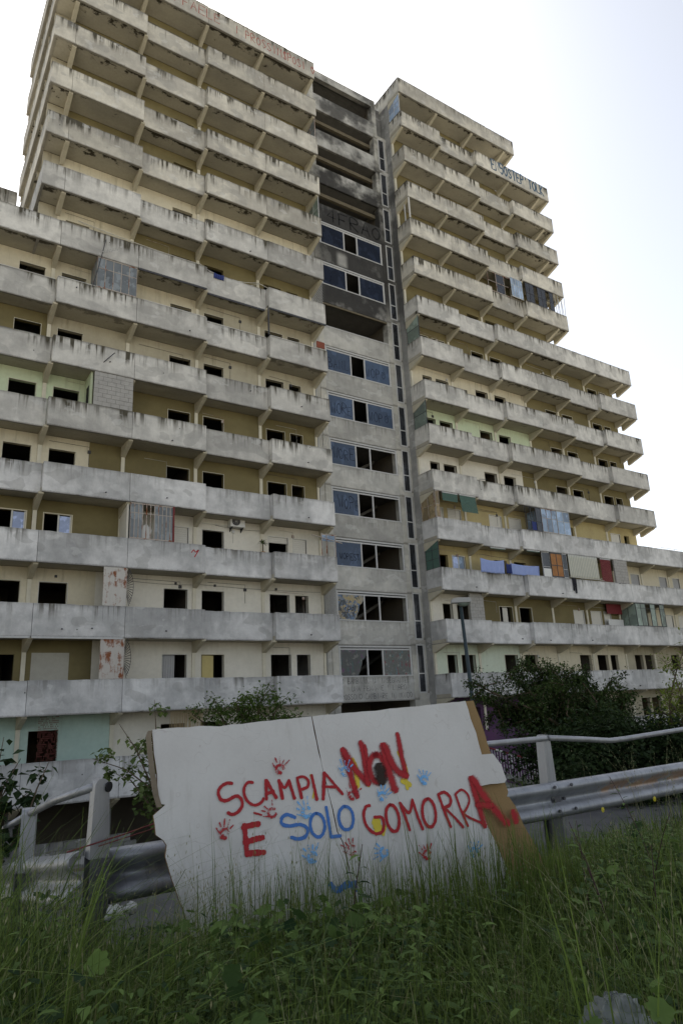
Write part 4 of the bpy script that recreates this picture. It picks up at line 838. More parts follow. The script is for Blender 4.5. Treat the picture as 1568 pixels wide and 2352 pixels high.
for s_ in range(6, 14):
    for g0 in (5.3, 9.1, 12.7, 16.4, 27.8, 31.3, 35, 38.6, 42.2):
        if rc.random() < .62:
            x0 = g0+rc.uniform(0, .8); x1 = x0+rc.uniform(.8, 2.4); z0 = Zb(s_-1)-rc.uniform(.12, .45)
            mb = MB(); mb.tube([(x0, YW-.02, z0), (x1, YW-.02, z0-rc.uniform(0, .06)), (x1, YW-.02, z0-rc.uniform(.3, 1.1))], .009, 4, caps=False)
            if rc.random() < .5: mb.box(x1-.07, x1+.07, YW-.06, YW-.005, z0-.35, z0-.2)
            mb.build('wall_cable', M[rc.choice(['frame_dk', 'frame_al', 'rustbar'])], bl)
for (x, z, y) in [(5.9,1.0,7),(7.6,.6,8),(14.9,.75,8),(18.0,.5,8),(10.7,.25,9),(11.5,.3,7),(18.3,.35,9),(10.5,.4,10),(7.7,.3,10),(18.2,.3,10),(10.6,.35,12),(18.1,.3,12),(6.2,.35,12),(7.4,.4,12),(15.0,.2,5),(13.4,.9,1),(29.9,.3,11),(36,.25,12),(33.4,.3,12),(40.2,.3,12),(44.7,.3,13),(37.8,.3,11)]:
    MB().tube([(x, YF+.02, Zb(y)+z), (x, YF-.09, Zb(y)+z-.02)], .028, 7).build('drain_spout', M['frame_dk'], bl, smooth=True)
for x, s in ((6.1, 12), (3.3, 12), (11.5, 12), (16.9, 12), (13.5, 12)): MB().box(x-.05, x+.05, YW-.05, YW-.001, Zb(s-1)-.35, Zb(s-1)-.24).build('lamp_holder', M['frame_dk'], bl)
for x, s, l in ((35.0, 10, .6), (40.8, 10, .9), (41.7, 10, .9), (37, 11, .35), (44, 11, .3), (47.9, 13, .35), (42.2, 13, .3), (31.2, 9, .6), (34.9, 9, .7)):
    MB().tube([(x, YF+.05, Zb(s)+HP*.93), (x+l, YF-.05, Zb(s)+HP*.93+.05)], .018, 5).build('clothes_bar', M['frame_dk'], bl)
MB().tube([(7.3, YF+.02, Zb(8)+.5), (7.75, YF-.25, Zb(8)+1.0)], .022, 6).build('bent_rod', M['frame_dk'], bl)
mb = MB(); y0 = YF+.05
for x in (19.0, 19.3, 19.85): mb.tube([(x, y0, Zt(11)-.1), (x, y0, Zt(11)+1.25)], .028, 6)
mb.tube([(18.3, y0-.15, Zt(11)+1.05), (20.2, y0-.15, Zt(11)+.75)], .024, 6); mb.box(18.95, 19.95, y0-.02, y0+.02, Zt(11)+1.15, Zt(11)+1.2)
f = mb.build('pipe_rack', M['rustbar'], bl); MB().box(19.0, 19.88, y0-.005, y0+.005, Zt(11)+.82, Zt(11)+1.15).build('pane', M['glass_pale'], f)

# ---------------------------------------------------------------- things on the balconies
def wavy(name, x0, x1, z0, z1, y, mat, amp=.03, n=26, m=8, topsag=.05, labels=None, freq=5):
    V_, F_ = [], []
    for j in range(m+1):
        for i in range(n+1):
            u, v = i/n, j/m; x = x0+(x1-x0)*u; zt_ = z1-topsag*4*u*(1-u); z = zt_+(z0-zt_)*v
            V_.append((x, y+amp*sin(u*freq*2*pi+1.3*v)*(.4+v), z+.01*sin(u*9)*v))
    for j in range(m):
        for i in range(n): a = j*(n+1)+i; F_.append((a, a+1, a+n+2, a+n+1))
    o = fastmesh(name, V_, F_, M[mat], smooth=True)
    md = o.modifiers.new('thickness', 'SOLIDIFY'); md.thickness = .006
    return tag(o, *labels)
wavy('hanging_sheet', 30.45, 32.5, Zt(11)-.12, Zt(11)+.78, YF-.05, 'bluecloth', .03, labels=('light blue bed sheet hung over the parapet, left of the two, nearest the glass door', 'laundry', 'washing on the balconies'), topsag=.12)
wavy('hanging_sheet', 33.45, 36.15, Zt(11)-.02, Zt(11)+.72, YB-.05, 'bluecloth', .025, labels=('wide light blue bed sheet hung over the parapet beside the orange boards', 'laundry', 'washing on the balconies'), topsag=.06)
wavy('hanging_towel', 32.95, 33.42, Zt(11), Zt(11)+.66, YF+.2, 'navycloth', .03, labels=('dark blue towel hanging between two light blue sheets', 'towel', 'washing on the balconies'))
aw = wavy('striped_awning', 38.85, 42.0, Zt(11)+.05, Zb(10)-.01, YF-.02, 'shutter_g', .0, labels=('pale striped awning sheet hanging down to the parapet beside the red blind', 'awning'), topsag=0)
t = NT('awning_stripes', .8, .2); w_ = t.n('ShaderNodeTexWave', {'Vector': t.pos((1, 0, 0)), 'Scale': 1.75}, wave_type='BANDS').outputs['Fac']; aw.data.materials[0] = t.col(t.mul(t.mix(t.ss(w_, .4, .6), rgb(.52, .51, .43), rgb(.36, .37, .33)), t.math('ADD', t.math('MULTIPLY', t.noise(t.pos(), 4, 4), .3), .85)))
def blind(name, x0, x1, z0, z1, y, mat, label, group=None, tilt=0):
    r_ = empty(name, (x0, y, z0), label, 'blind', group); n = int((z1-z0)/.05)
    mb = MB()
    for i in range(n): zz = z1-(i+1)*.05; mb.box(x0, x1, y-.012*(i % 2)-tilt*(i/n), y+.012-tilt*(i/n), zz+.006, zz+.046)
    mb.build('slats', M[mat], r_); MB().box(x0-.02, x1+.02, y-.03, y+.04, z1+.001, z1+.06).build('head_rail', M['frame_al'], r_)
blind('roll_blind', 42.4, 43.55, Zt(11)+.01, Zb(10)-.08, YF+.03, 'redblind', 'dark red slatted blind hanging between the striped awning and the breeze blocks')
blind('roll_blind', 27.85, 29.1, Zb(9)-.62, Zb(9)-.07, YF+.03, 'greenblind', 'short green slatted blind, rolled half up, under the parapet at the corner', 'green slatted blinds')
blind('roll_blind', 29.25, 30.6, Zb(9)-1.18, Zb(9)-.07, YF+.0, 'greenblind', 'long green slatted blind hanging crooked beside the shorter green blind', 'green slatted blinds', .15)
blind('roll_blind', 31.9, 33.2, Zb(10)-.16, Zb(10)-.07, YB+.05, 'greenblind', 'narrow rolled-up green blind above the left light blue sheet', 'green slatted blinds'); blind('roll_blind', 34.9, 36.1, Zb(10)-.16, Zb(10)-.07, YF+.05, 'greenblind', 'narrow rolled-up green blind above the right light blue sheet', 'green slatted blinds')
# black trousers on the line
mb = MB(); V_ = []
tr = [(38.93, 7.84), (39.27, 7.84), (39.29, 7.45), (39.25, 6.80), (39.14, 6.78), (39.13, 7.35), (39.09, 7.5), (39.06, 7.3), (39.03, 6.95), (38.93, 6.97), (38.96, 7.4)]
mb.extrude([(x, YF-.10, z) for x, z in tr], [(x, YF-.06, z) for x, z in tr]); tag(mb.build('hanging_trousers', M['blackcloth']), 'black trousers hanging from a rack below the striped awning', 'trousers')
mb = MB(); mb.tube([(38.7, YF-.08, 7.90), (42.4, YF-.08, 7.86)], .015, 6); [mb.tube([(x, YF+.05, 7.87), (x+.25, YF-.12, 8.0)], .015, 5) for x in (39.4, 41.9)]
tag(mb.build('drying_rack', M['frame_w']), 'thin white drying rack along the parapet under the striped awning', 'drying rack')
# air conditioner, antenna, plant, board, cloths, bead curtain
ac = empty('air_conditioner', (14.6, 31.2, 9.2), 'white air conditioner unit mounted high on the white balcony wall', 'air conditioner')
MB().box(14.2, 15.0, 31.08, 31.42, 9.17, 9.72).build('housing', M['plastic_w'], ac)
mb = MB(); mb.tube([(14.5, 31.075, 9.445), (14.5, 31.06, 9.445)], .22, 24); mb.build('fan_grille', M['frame_dk'], ac)
mb = MB(); [mb.tube([(14.5+.2*cos(a), 31.052, 9.445+.2*sin(a)), (14.5-.2*cos(a), 31.052, 9.445-.2*sin(a))], .006, 4) for a in (0, .52, 1.05, 1.57, 2.1, 2.6)]; mb.build('grille_bars', M['frame_al'], ac)
for x in (14.3, 14.9): MB().extrude([(x, 31.08, 9.165), (x, 31.45, 9.165), (x, 31.45, 8.95)], [(x+.03, 31.08, 9.165), (x+.03, 31.45, 9.165), (x+.03, 31.45, 8.95)]).build('wall_bracket', M['frame_dk'], ac)
an = empty('television_antenna', (6.75, YF-.05, Zt(7)), 'thin television antenna on a mast beside the rusty glazed enclosure', 'antenna')
MB().tube([(6.6, YF-.04, Zt(7)-.15), (6.85, YF-.04, 21.2), (7.1, YF-.1, 22.75)], .02, 6).build('mast', M['frame_dk'], an)
mb = MB(); mb.tube([(6.95, YF-.1, 22.0), (7.75, YF-.25, 22.35)], .012, 5)
for i in range(6): x = 7.05+i*.12; mb.tube([(x, YF-.3-.03*i, 22.03+i*.055), (x+.02, YF+.05-.03*i, 22.06+i*.055)], .007, 4)
mb.tube([(7.1, YF-.12, 22.0), (7.3, YF-.1, 21.8)], .008, 4); mb.build('aerial', M['frame_al'], an)
tag(MB().box(19.15, 19.68, YF-.06, YF-.02, 20.12, 20.52).build('leaning_board', plain('red_brown_board', (.20, .055, .03), .7, .2)), 'red-brown board perched on the parapet corner beside the stair core', 'board')
wavy('hanging_cloth', 12.95, 13.55, Zt(6)-.33, Zt(6)+.02, YB-.03, 'navycloth', .03, labels=('dark blue cloth draped over the parapet above the flat black windows', 'cloth', 'washing on the balconies'))
wavy('curtain', 10.98, 11.55, Zb(13)+1.0, Zb(12)-.58, YW+.1, 'shutter_g', .03, labels=('grey lace curtain drawn to the left of a window in the white wall', 'curtain'), topsag=0)
wavy('curtain', 33.5, 33.95, Zb(12)+1.0, Zb(11)-.58, YW+.12, 'shutter', .03, labels=('pale curtain hanging in a window of the olive wall on the right', 'curtain'), topsag=0)
bc = empty('bead_curtain', (6.1, YW-.5, -1.2), 'dark red bead curtain hanging in front of the turquoise wall opening', 'curtain')
mb = MB()
for i in range(17):
    x = 5.72+i*.046; z = Zb(13)-.02; L_ = 1.95+random.uniform(-.35, .25)
    k = int(L_/.075)
    for j in range(k):
        if random.random() < .3: continue
        zz = z-j*.075; mb.box(x-.008, x+.010, YW-.55, YW-.53, zz-.05, zz)
mb.build('bead_strings', plain('red_brown_beads', (.16, .045, .035), .6, .6, 30), bc)
for o_ in bc.children: o_['kind'] = 'stuff'
pl = empty('potted_plant', (15.85, 30.9, Zt(11)-.3), 'spiky potted plant standing behind the parapet next to the open shutter', 'plant')
mb = MB()
for i in range(34):
    a = random.uniform(0, 2*pi); e = random.uniform(-.2, 1.3); L_ = random.uniform(.25, .42); c0 = Vector((15.85, 30.8, 8.35)); d = Vector((cos(a)*cos(e), sin(a)*cos(e)*.6, sin(e)))
    p1 = c0+d*L_*.6; p2 = c0+d*L_-Vector((0, 0, .08)); w_ = Vector((-sin(a), cos(a), 0))*.02
    mb.poly([c0-w_, c0+w_, p1+w_]); mb.poly([c0-w_, p1+w_, p1-w_]); mb.poly([p1-w_, p1+w_, p2])
mb.build('fronds', M['stem'], pl); MB().tube([(15.85, 30.8, 8.35), (15.85, 30.8, 7.9)], .03, 6).build('trunk', M['wood'], pl); MB().tube([(15.85, 30.8, 7.9), (15.85, 30.8, 7.6)], [.14, .10], 12).build('pot', M['orangeboard'], pl)
rs = empty('reed_screen', (11.0, 30.5, -1.4), 'dry reed screen hanging under the parapet behind the shrub', 'screen'); mb = MB()
for i in range(34): x = 11.0+i*.045; mb.tube([(x, YF+.3, Zb(13)), (x+random.uniform(-.05, .05), YF+.3, Zb(13)-1.25+random.uniform(-.1, .1))], .011, 4)
mb.build('reeds', M['leaf_dry'], rs)

# ---------------------------------------------------------------- the painted board
S = DATA['sign']; So, SU, SV, SN = [Vector(S[k]) for k in ('o', 'U', 'V', 'N')]
def sp(u, v, d=0): return So+SU*u+SV*v+SN*d
def ragged(poly, amp, seg=.05, keep=()):
    out = []
    for i, p in enumerate(poly):
        q = poly[(i+1) % len(poly)]; L_ = math.hypot(q[0]-p[0], q[1]-p[1]); n = max(1, int(L_/seg)); a = amp(p, q) if callable(amp) else amp
        for k in range(n):
            t_ = k/n; out.append((p[0]+(q[0]-p[0])*t_+random.uniform(-a, a), p[1]+(q[1]-p[1])*t_+random.uniform(-a, a)))
    return out
from mathutils.geometry import tessellate_polygon
def slab(name, poly, d0, d1, mats, parent):
    n = len(poly); V_ = [sp(u, v, d1) for u, v in poly]+[sp(u, v, d0) for u, v in poly]
    tris = tessellate_polygon([[Vector((u, v, 0)) for u, v in poly]]); F_ = []; mi = []
    for a, b, c in tris:
        A, B, C_ = poly[a], poly[b], poly[c]
        if (B[0]-A[0])*(C_[1]-A[1])-(B[1]-A[1])*(C_[0]-A[0]) < 0: a, b, c = a, c, b
        F_.append((a, b, c)); mi.append(0); F_.append((n+a, n+c, n+b)); mi.append(1)
    area = sum(poly[i][0]*poly[(i+1) % n][1]-poly[(i+1) % n][0]*poly[i][1] for i in range(n))
    for i in range(n):
        j = (i+1) % n; q = (i, n+i, n+j, j) if area > 0 else (i, j, n+j, n+i)
        F_.append(q); mi.append(1)
    mb = MB(); mb.v = [tuple(p) for p in V_]; mb.f = F_; mb.m = mi
    return mb.build(name, mats, parent)
pb = empty('painted_board', tuple(So), 'large white board lettered SCAMPIA NON E SOLO GOMORRA, propped against the guardrail', 'protest sign')
bL = slab('left_panel', ragged(DATA['boardL'], .003), -.035, 0, [M['board'], M['boardedge']], pb)
bR = slab('right_panel', ragged(DATA['boardR'], .003), -.035, 0, [M['board'], M['boardedge']], pb); tag(bR, 'right half of the board, its plaster broken away along the right edge')
tag(slab('backing_panel', ragged(DATA['brown'], .002), -.06, -.037, [M['fibre'], M['boardedge']], pb), 'bare brown fibreboard showing at the right end')
st = DATA['strip']; mb = MB()
for (a, b), (c, d) in zip(st[:-1], st[1:]):
    for w0, w1, dd in ((-.006, .018, .004), ):
        mb.extrude([sp(a+w0, b, dd), sp(a+w1, b, dd+.006), sp(a+w1, b, dd-.02), sp(a+w0, b, dd-.04)], [sp(c+w0, d, dd), sp(c+w1, d, dd+.006), sp(c+w1, d, dd-.02), sp(c+w0, d, dd-.04)])
tag(mb.build('edge_strip', plain('weathered_wood_strip', (.20, .165, .12), .85, .5, 9, bump=.5), pb), 'grey wooden edge strip hanging loose at the left end')
for (u, v) in [(.10, .01), (.40, .015), (.72, .0), (1.5, .07), (1.9, .10), (.18, -.03), (2.2, .05)]: pass
prio = ['yellow', 'blue', 'red', 'black']
groups = []
for pts, w, c, soft in DATA['strokes']:
    g_ = groups[-1] if groups else None
    near = g_ is not None and g_[0] == (c, soft > 0) and any(math.hypot(p[0]-q[0], p[1]-q[1]) < .045 for p in pts for st_ in g_[1] for q in smooth_pts(st_[0], 4))
    if not near: groups.append(((c, soft > 0), [])); g_ = groups[-1]
    g_[1].append((pts, w, soft))
for k, (key, sts) in enumerate(groups):
    p_ = Paint(So, SU, SV, SN); p_.k = k*3 % 5
    for pts, w, soft in sts: p_.stroke(pts, w*(.62 if not soft else 1.22), .10)
    o = p_.build('painted_letter' if key[0] in ('red', 'blue') else 'paint_blotch', paintm(*key), pb)
    o.location += SN*(.0006+.0016*prio.index(key[0]))
def hand(u, v, rot, col, s=1.0):
    p_ = Paint(So, SU, SV, SN); p_.k = 7
    def T(x, y): x *= .64*s; y *= .64*s; return (u+x*cos(rot)+y*sin(rot), v-x*sin(rot)+y*cos(rot))
    ring = [T(.036*cos(a)*(1+.1*random.random()), .036*sin(a)-.0) for a in [i*.7+.4 for i in range(8)]]
    p_.stroke(ring, .019*s, .3)
    if random.random() < .5: p_.stroke([T(-.01, -.02), T(.015, -.03)], .022*s, .3)
    for dx, L_, an in ((-.030, .045, -.45), (-.012, .06, -.15), (.008, .06, .1), (.027, .05, .38)):
        a0, a1 = .055, .055+L_*random.uniform(.55, 1.15)
        if random.random() < .88: p_.stroke([T(dx+a0*sin(an)*.6, a0*cos(an)), T(dx+a1*sin(an), a1*cos(an))], .009*s, .35)
    p_.stroke([T(-.05, .0), T(-.085, .03)], .008*s, .3)
    o = p_.build('handprint', paintm(col, 2), pb); o.location += SN*.012*0+SN*.009
for (c, rot, col, s) in DATA['hands']: hand(c[0], c[1], -rot*0+rot, col, s)

# ---------------------------------------------------------------- guardrail
gd = empty('guardrail', (1.2, 4.7, -1.5), 'galvanised steel guardrail with sloping posts and a pipe handrail, behind the painted board', 'guardrail')
def wbeam(pts, normal, name='beam', mat='beam'):
    """W profile swept along pts (top edge), normal points to the traffic/camera side"""
    prof = [(0, 0), (-.02, .006), (.035, -.035), (.075, -.06), (.08, -.09), (.06, -.115), (.0, -.14), (-.005, -.155), (.0, -.17), (.06, -.195), (.08, -.22), (.075, -.25), (.035, -.275), (-.02, -.316), (0, -.31)]
    prof = [(0, -.005), (.02, .0), (.055, -.012), (.078, -.035), (.082, -.06), (.070, -.09), (.035, -.115), (.004, -.135), (.0, -.155), (.004, -.175), (.035, -.195), (.070, -.22), (.082, -.25), (.078, -.275), (.055, -.298), (.02, -.31), (0, -.305)]
    n = len(prof); mb = MB(); N_ = Vector(normal).normalized()
    sub = []
    for a, b in zip(pts[:-1], pts[1:]):
        for k in range(6): sub.append(Vector(a).lerp(Vector(b), k/6))
    sub.append(Vector(pts[-1]))
    for i, p in enumerate(sub):
        for o_, z in prof: mb.v.append(tuple(p+N_*o_+Vector((0, 0, z))))
    for i in range(len(sub)-1):
        for k in range(n-1): a = i*n+k; mb.f.append((a, a+1, a+n+1, a+n)); mb.m.append(0)
    o = mb.build(name, M[mat], gd, smooth=True); md = o.modifiers.new('thickness', 'SOLIDIFY'); md.thickness = .004
    return o
B = DATA['beam']; PT = DATA['posts_top']
yb_ = 4.66
wbeam([(1.28, yb_, -.745), (3.2, yb_+.02, -.74), (5.3, yb_, -.74), (7.7, 4.74, -.74), (12, 4.9, -.74), (30, 5.2, -.74)], (0, -1, 0))
bl2 = wbeam([(1.15, 4.60, -.735), (1.14, 5.3, -.85), (1.14, 6.35, -1.0), (1.16, 8.5, -1.45)], (-1, 0, 0), mat='galv')
def post(x, y, top, axis=(1, 0, 0), w=.085, h=1.15):
    """flared plate post: narrow rounded head holding the pipe, widening downwards; a dark I section below"""
    X = Vector(axis).normalized(); Y = Vector((-X.y, X.x, 0)); c = Vector((x, y, 0)); mb = MB()
    # head profile seen along the rail: depth dimension Y
    prof = []
    for i in range(9): a = pi*i/8; prof.append((cos(a)*w*.5, top-.045+sin(a)*.045))
    prof += [(-w*.68, top-.44), (w*.68, top-.44)]
    la = [c+X*u+Y*(-.05)+Vector((0, 0, z)) for u, z in prof]; lb = [c+X*u+Y*.05+Vector((0, 0, z)) for u, z in prof]
    mb.extrude(la, lb)
    p_ = mb.build('post', M['galv'], gd)
    mb = MB(); zt, zb_ = top-.441, top-h-.5
    for u0, u1, v0, v1 in ((-.055, .055, -.07, -.06), (-.055, .055, .06, .07), (-.006, .006, -.06, .06)):
        q = lambda u, v, z: c+X*u+Y*v+Vector((0, 0, z))
        a = [q(u0, v0, zt), q(u1, v0, zt), q(u1, v1, zt), q(u0, v1, zt)]; b = [q(u0, v0, zb_), q(u1, v0, zb_), q(u1, v1, zb_), q(u0, v1, zb_)]
        mb.extrude(a, b)
    mb.build('post_foot', M['galv_dark'], p_)
    return p_, c, X, Y
p0, c_, X_, Y_ = post(1.222, 4.575, -.335)
mb = MB(); mb.tube([(1.255, 4.524, -.384), (1.262, 4.515, -.385)], .030, 14); mb.build('pipe_hole_shade', M['black'], p0)  # black disc painting the dark inside the pipe end
post(1.09, 6.0, -.60, (.3, 1, 0)); post(1.1, 8.4, -1.25, (.1, 1, 0)); post(5.36, 4.72, -.325); post(9.5, 4.9, -.33); post(13.6, 5.0, -.33)
def pipe(pts, r=.026): return MB().tube(pts, r, 12).build('handrail', M['galv'], gd, smooth=True)
pipe([(1.19, 4.60, -.385), (1.13, 5.3, -.50), (1.09, 6.0, -.645)]); pipe([(1.09, 6.02, -.65), (1.10, 7.5, -.935), (1.1, 9.0, -1.35)])
pipe([(1.6, 4.68, -.375), (4.6, 4.66, -.358), (5.33, 4.66, -.358)]); pipe([(5.38, 4.66, -.356), (5.9, 4.69, -.40), (6.35, 4.715, -.442), (6.6, 4.72, -.44), (7.7, 4.73, -.406), (9.5, 4.84, -.37)]); pipe([(9.52, 4.86, -.37), (14, 5, -.37), (24, 5.1, -.37)])
for x, z in ((5.27, -.775), (5.5, -.775), (5.3, -.98), (5.52, -.98), (5.33, -.90), (5.46, -.895)): MB().tube([(x, yb_-.083 if abs(z+.9) > .02 else yb_-.005, z), (x, yb_-.098 if abs(z+.9) > .02 else yb_-.03, z)], .014, 8).build('bolt', M['galv_dark'], gd)

# ---------------------------------------------------------------- stairs with railing, lamp post
stz = empty('metal_stair', (24, 24, -4), 'external stair with a barred handrail painted red and white, beside the trees', 'stairs')
Pa, Pb = Vector((24.1, 24.5, -2.05)), Vector((27.9, 22.4, -3.45)); d = (Pb-Pa)
n = 34
mb = MB()
for i in range(n+1): p = Pa+d*(i/n); MB().tube([p, p-Vector((0, 0, 1.0))], .018 if i % 8 else .04, 5).build('baluster', M['frame_al'], stz)

for i in range(14):
    a, b = Pa+d*(i/14), Pa+d*((i+1)/14); MB().tube([a, b], .04, 8).build('handrail', (M['frame_w'] if i % 2 else M['redblind']), stz)
MB().tube([Pa-Vector((0, 0, .95)), Pb-Vector((0, 0, .95))], .03, 6).build('lower_rail', M['frame_al'], stz)
for i in range(12):
    a = Pa+d*(i/12)-Vector((0, 0, 1.02)); b = Pa+d*((i+1)/12)-Vector((0, 0, 1.02)); off = Vector((-1.0, -1.9, 0))
    z = a.z-.02; MB().extrude([Vector((q.x, q.y, z)) for q in (a, b, b+off, a+off)], [Vector((q.x, q.y, z-.14)) for q in (a, b, b+off, a+off)]).build('step', M['groundwall'], stz)
MB().extrude([Vector((22.0, 25.6, -3.1)), Vector((24.1, 24.5, -3.1)), Vector((23.1, 22.6, -3.1)), Vector((21, 23.7, -3.1))], [Vector((22.0, 25.6, -5.9)), Vector((24.1, 24.5, -5.9)), Vector((23.1, 22.6, -5.9)), Vector((21, 23.7, -5.9))]).build('landing', M['groundwall'], stz)
MB().extrude([Pa-Vector((1.0, 1.9, 1.3)), Pb-Vector((1.0, 1.9, 1.3)), Vector((Pb.x-1, Pb.y-1.9, -5.9)), Vector((Pa.x-1, Pa.y-1.9, -5.9))], [Pa-Vector((.1, .2, 1.3)), Pb-Vector((.1, .2, 1.3)), Vector((Pb.x-.1, Pb.y-.2, -5.9)), Vector((Pa.x-.1, Pa.y-.2, -5.9))]).build('stair_base', M['groundwall'], stz)
pw = MB().box(24.5, 30, 26.4, 26.6, -6, -1.35).build('painted_wall', M['purple']); tag(pw, 'low wall covered in dark purple paint, half hidden behind the trees', 'wall')
lp = empty('street_lamp', (15.9, 16.6, -5.8), 'tall dark street lamp with a flat grey head in front of the right balconies', 'street lamp')
MB().tube([(15.95, 16.45, -5.8), (15.95, 16.45, -2), (15.68, 16.45, 3.05)][:1]+[(15.93, 16.5, -4.5), (15.62, 16.5, 3.0)], [.09, .08, .055], 10).build('pole', plain('dark_green_pole', (.03, .045, .05), .5, .2), lp, smooth=True)
hx, hy, hz = 15.55, 16.45, 3.12; hr = Vector((cos(radians(34)), -sin(radians(34)), 0)); hf = Vector((sin(radians(34)), cos(radians(34)), 0))
def hp(a, b, c): return Vector((hx, hy, hz))+hr*a+hf*b+Vector((0, 0, c))
pr = [(-.28, .0), (-.26, .12), (-.1, .16), (.30, .15), (.36, .08), (.34, .0)]
MB().extrude([hp(a, -.14, c) for a, c in pr], [hp(a, .14, c) for a, c in pr]).build('lamp_head', plain('grey_lamp_housing', (.34, .34, .33), .5, .15), lp)
mb = MB(); rings = []
for j in range(5):
    a = j/4*pi/2; rr, zz = cos(a), -sin(a)*.13
    rings.append([hp(.12+.2*rr*cos(k*pi/6), .11*rr*sin(k*pi/6), zz-.001) for k in range(12)])
for r_ in rings: mb.v += [tuple(p) for p in r_]
for j in range(4):
    for k in range(12): a = j*12+k; b = j*12+(k+1) % 12; mb.f.append((a, b, b+12, a+12)); mb.m.append(0)
mb.build('lamp_lens', M['glass_green'], lp, smooth=True)
# loose cords tied to the guardrail
mb = MB(); mb.tube([(1.02, 4.45, -.705), (1.35, 4.5, -.66), (1.75, 4.6, -.60)], .0045, 6); mb.tube([(1.2, 4.47, -.70), (1.5, 4.52, -.66), (1.78, 4.6, -.62)], .003, 6)
tag(mb.build('red_cord', plain('red_plastic_cord', (.15, .03, .03), .6, .4, 20)), 'thin red cord stretched from the left guardrail post to the board', 'cord')

# ---------------------------------------------------------------- trees and shrubs
def leaf_tris(P_, size, tint, aspect=.55, droop=.3, seed=0):
    """two-triangle folded leaves at points P_"""
    n = len(P_); r = np.random.default_rng(seed)
    a = r.uniform(0, 2*pi, n); e = r.uniform(-.9, .6, n)-droop; L_ = size*r.uniform(.6, 1.3, n)
    d = np.stack([np.cos(a)*np.cos(e), np.sin(a)*np.cos(e), np.sin(e)], 1)
    s_ = np.stack([-np.sin(a), np.cos(a), r.uniform(-.5, .5, n)], 1); s_ /= np.linalg.norm(s_, axis=1)[:, None]
    up_ = np.cross(d, s_)
    w = (L_*aspect*.5)[:, None]; Lc = L_[:, None]
    v0 = P_; v1 = P_+d*Lc*.45+s_*w+up_*w*.3; v2 = P_+d*Lc; v3 = P_+d*Lc*.45-s_*w+up_*w*.3
    V_ = np.stack([v0, v1, v2, v3], 1).reshape(-1, 3)
    b = (np.arange(n)*4)[:, None]; F_ = np.concatenate([b+np.array([[0, 1, 2]]), b+np.array([[0, 2, 3]])], 1).reshape(-1, 3)
    return V_, F_, np.repeat(tint, 4)
def tree(name, label, cat, base, limbs, nleaf, leaf, mat, spread=.35, r0=.12, group=None, sub=7, seed=1, sublen=.9, trunk=None, aspect=.55, crownname='crown', tipbias=0.):
    """limbs: end points (world) of main limbs; twigs grow along them, leaves gather round the twigs"""
    rr = random.Random(seed); r = np.random.default_rng(seed); base = Vector(base)
    root = empty(name, tuple(base), label, cat, group); mb = MB(); tw = []
    fork = Vector(trunk) if trunk else base+Vector((0, 0, .3))
    if trunk: mb.tube([base, base.lerp(fork, .5)+Vector((rr.uniform(-.1, .1), rr.uniform(-.1, .1), 0)), fork], [r0, r0*.85, r0*.7], 8)
    for q in limbs:
        q = Vector(q); mid = fork.lerp(q, .5)+Vector((rr.uniform(-1, 1), rr.uniform(-1, 1), rr.uniform(0, 1)))*.12*(q-fork).length
        pts = [fork, fork.lerp(mid, .5), mid, mid.lerp(q, .5)+Vector((0, 0, .05)), q]
        mb.tube(pts, [r0*.6, r0*.45, r0*.3, r0*.2, r0*.08], 6)
        for k in range(sub):
            t_ = rr.uniform(.3, 1.0); i = min(3, int(t_*4)); p = pts[i].lerp(pts[i+1], t_*4-i)
            dv = Vector((rr.gauss(0, 1), rr.gauss(0, 1), rr.gauss(.25, .7))).normalized()*rr.uniform(.4, 1)*sublen; e = p+dv
            mb.tube([p, p+dv*.5+Vector((0, 0, .04)), e], [r0*.12, r0*.08, r0*.03], 4, caps=False); tw.append((np.array(p), np.array(e)))
            for k2 in range(2):
                p2 = p+dv*rr.uniform(.4, .9); e2 = p2+Vector((rr.gauss(0, 1), rr.gauss(0, 1), rr.gauss(.1, .7))).normalized()*sublen*.5
                mb.tube([p2, e2], [r0*.06, r0*.03], 3, caps=False); tw.append((np.array(p2), np.array(e2)))
        tw.append((np.array(pts[2]), np.array(q)))
    mb.build('trunk', M['wood'], root, smooth=True)
    idx = r.integers(0, len(tw), nleaf); A = np.array([t_[0] for t_ in tw])[idx]; B_ = np.array([t_[1] for t_ in tw])[idx]
    u = r.uniform(0, 1, nleaf)**(1-tipbias*.5); P_ = A+(B_-A)*u[:, None]+r.normal(0, spread*.33, (nleaf, 3))
    clump = r.uniform(0, .5, len(tw))[idx]
    V_, F_, T_ = leaf_tris(P_, leaf, np.clip(clump+r.uniform(0, .5, nleaf), 0, 1), aspect, seed=seed)
    o = np.array(base); fastmesh(crownname, V_-o, F_, M[mat], root, tuple(base), T_)
    return root

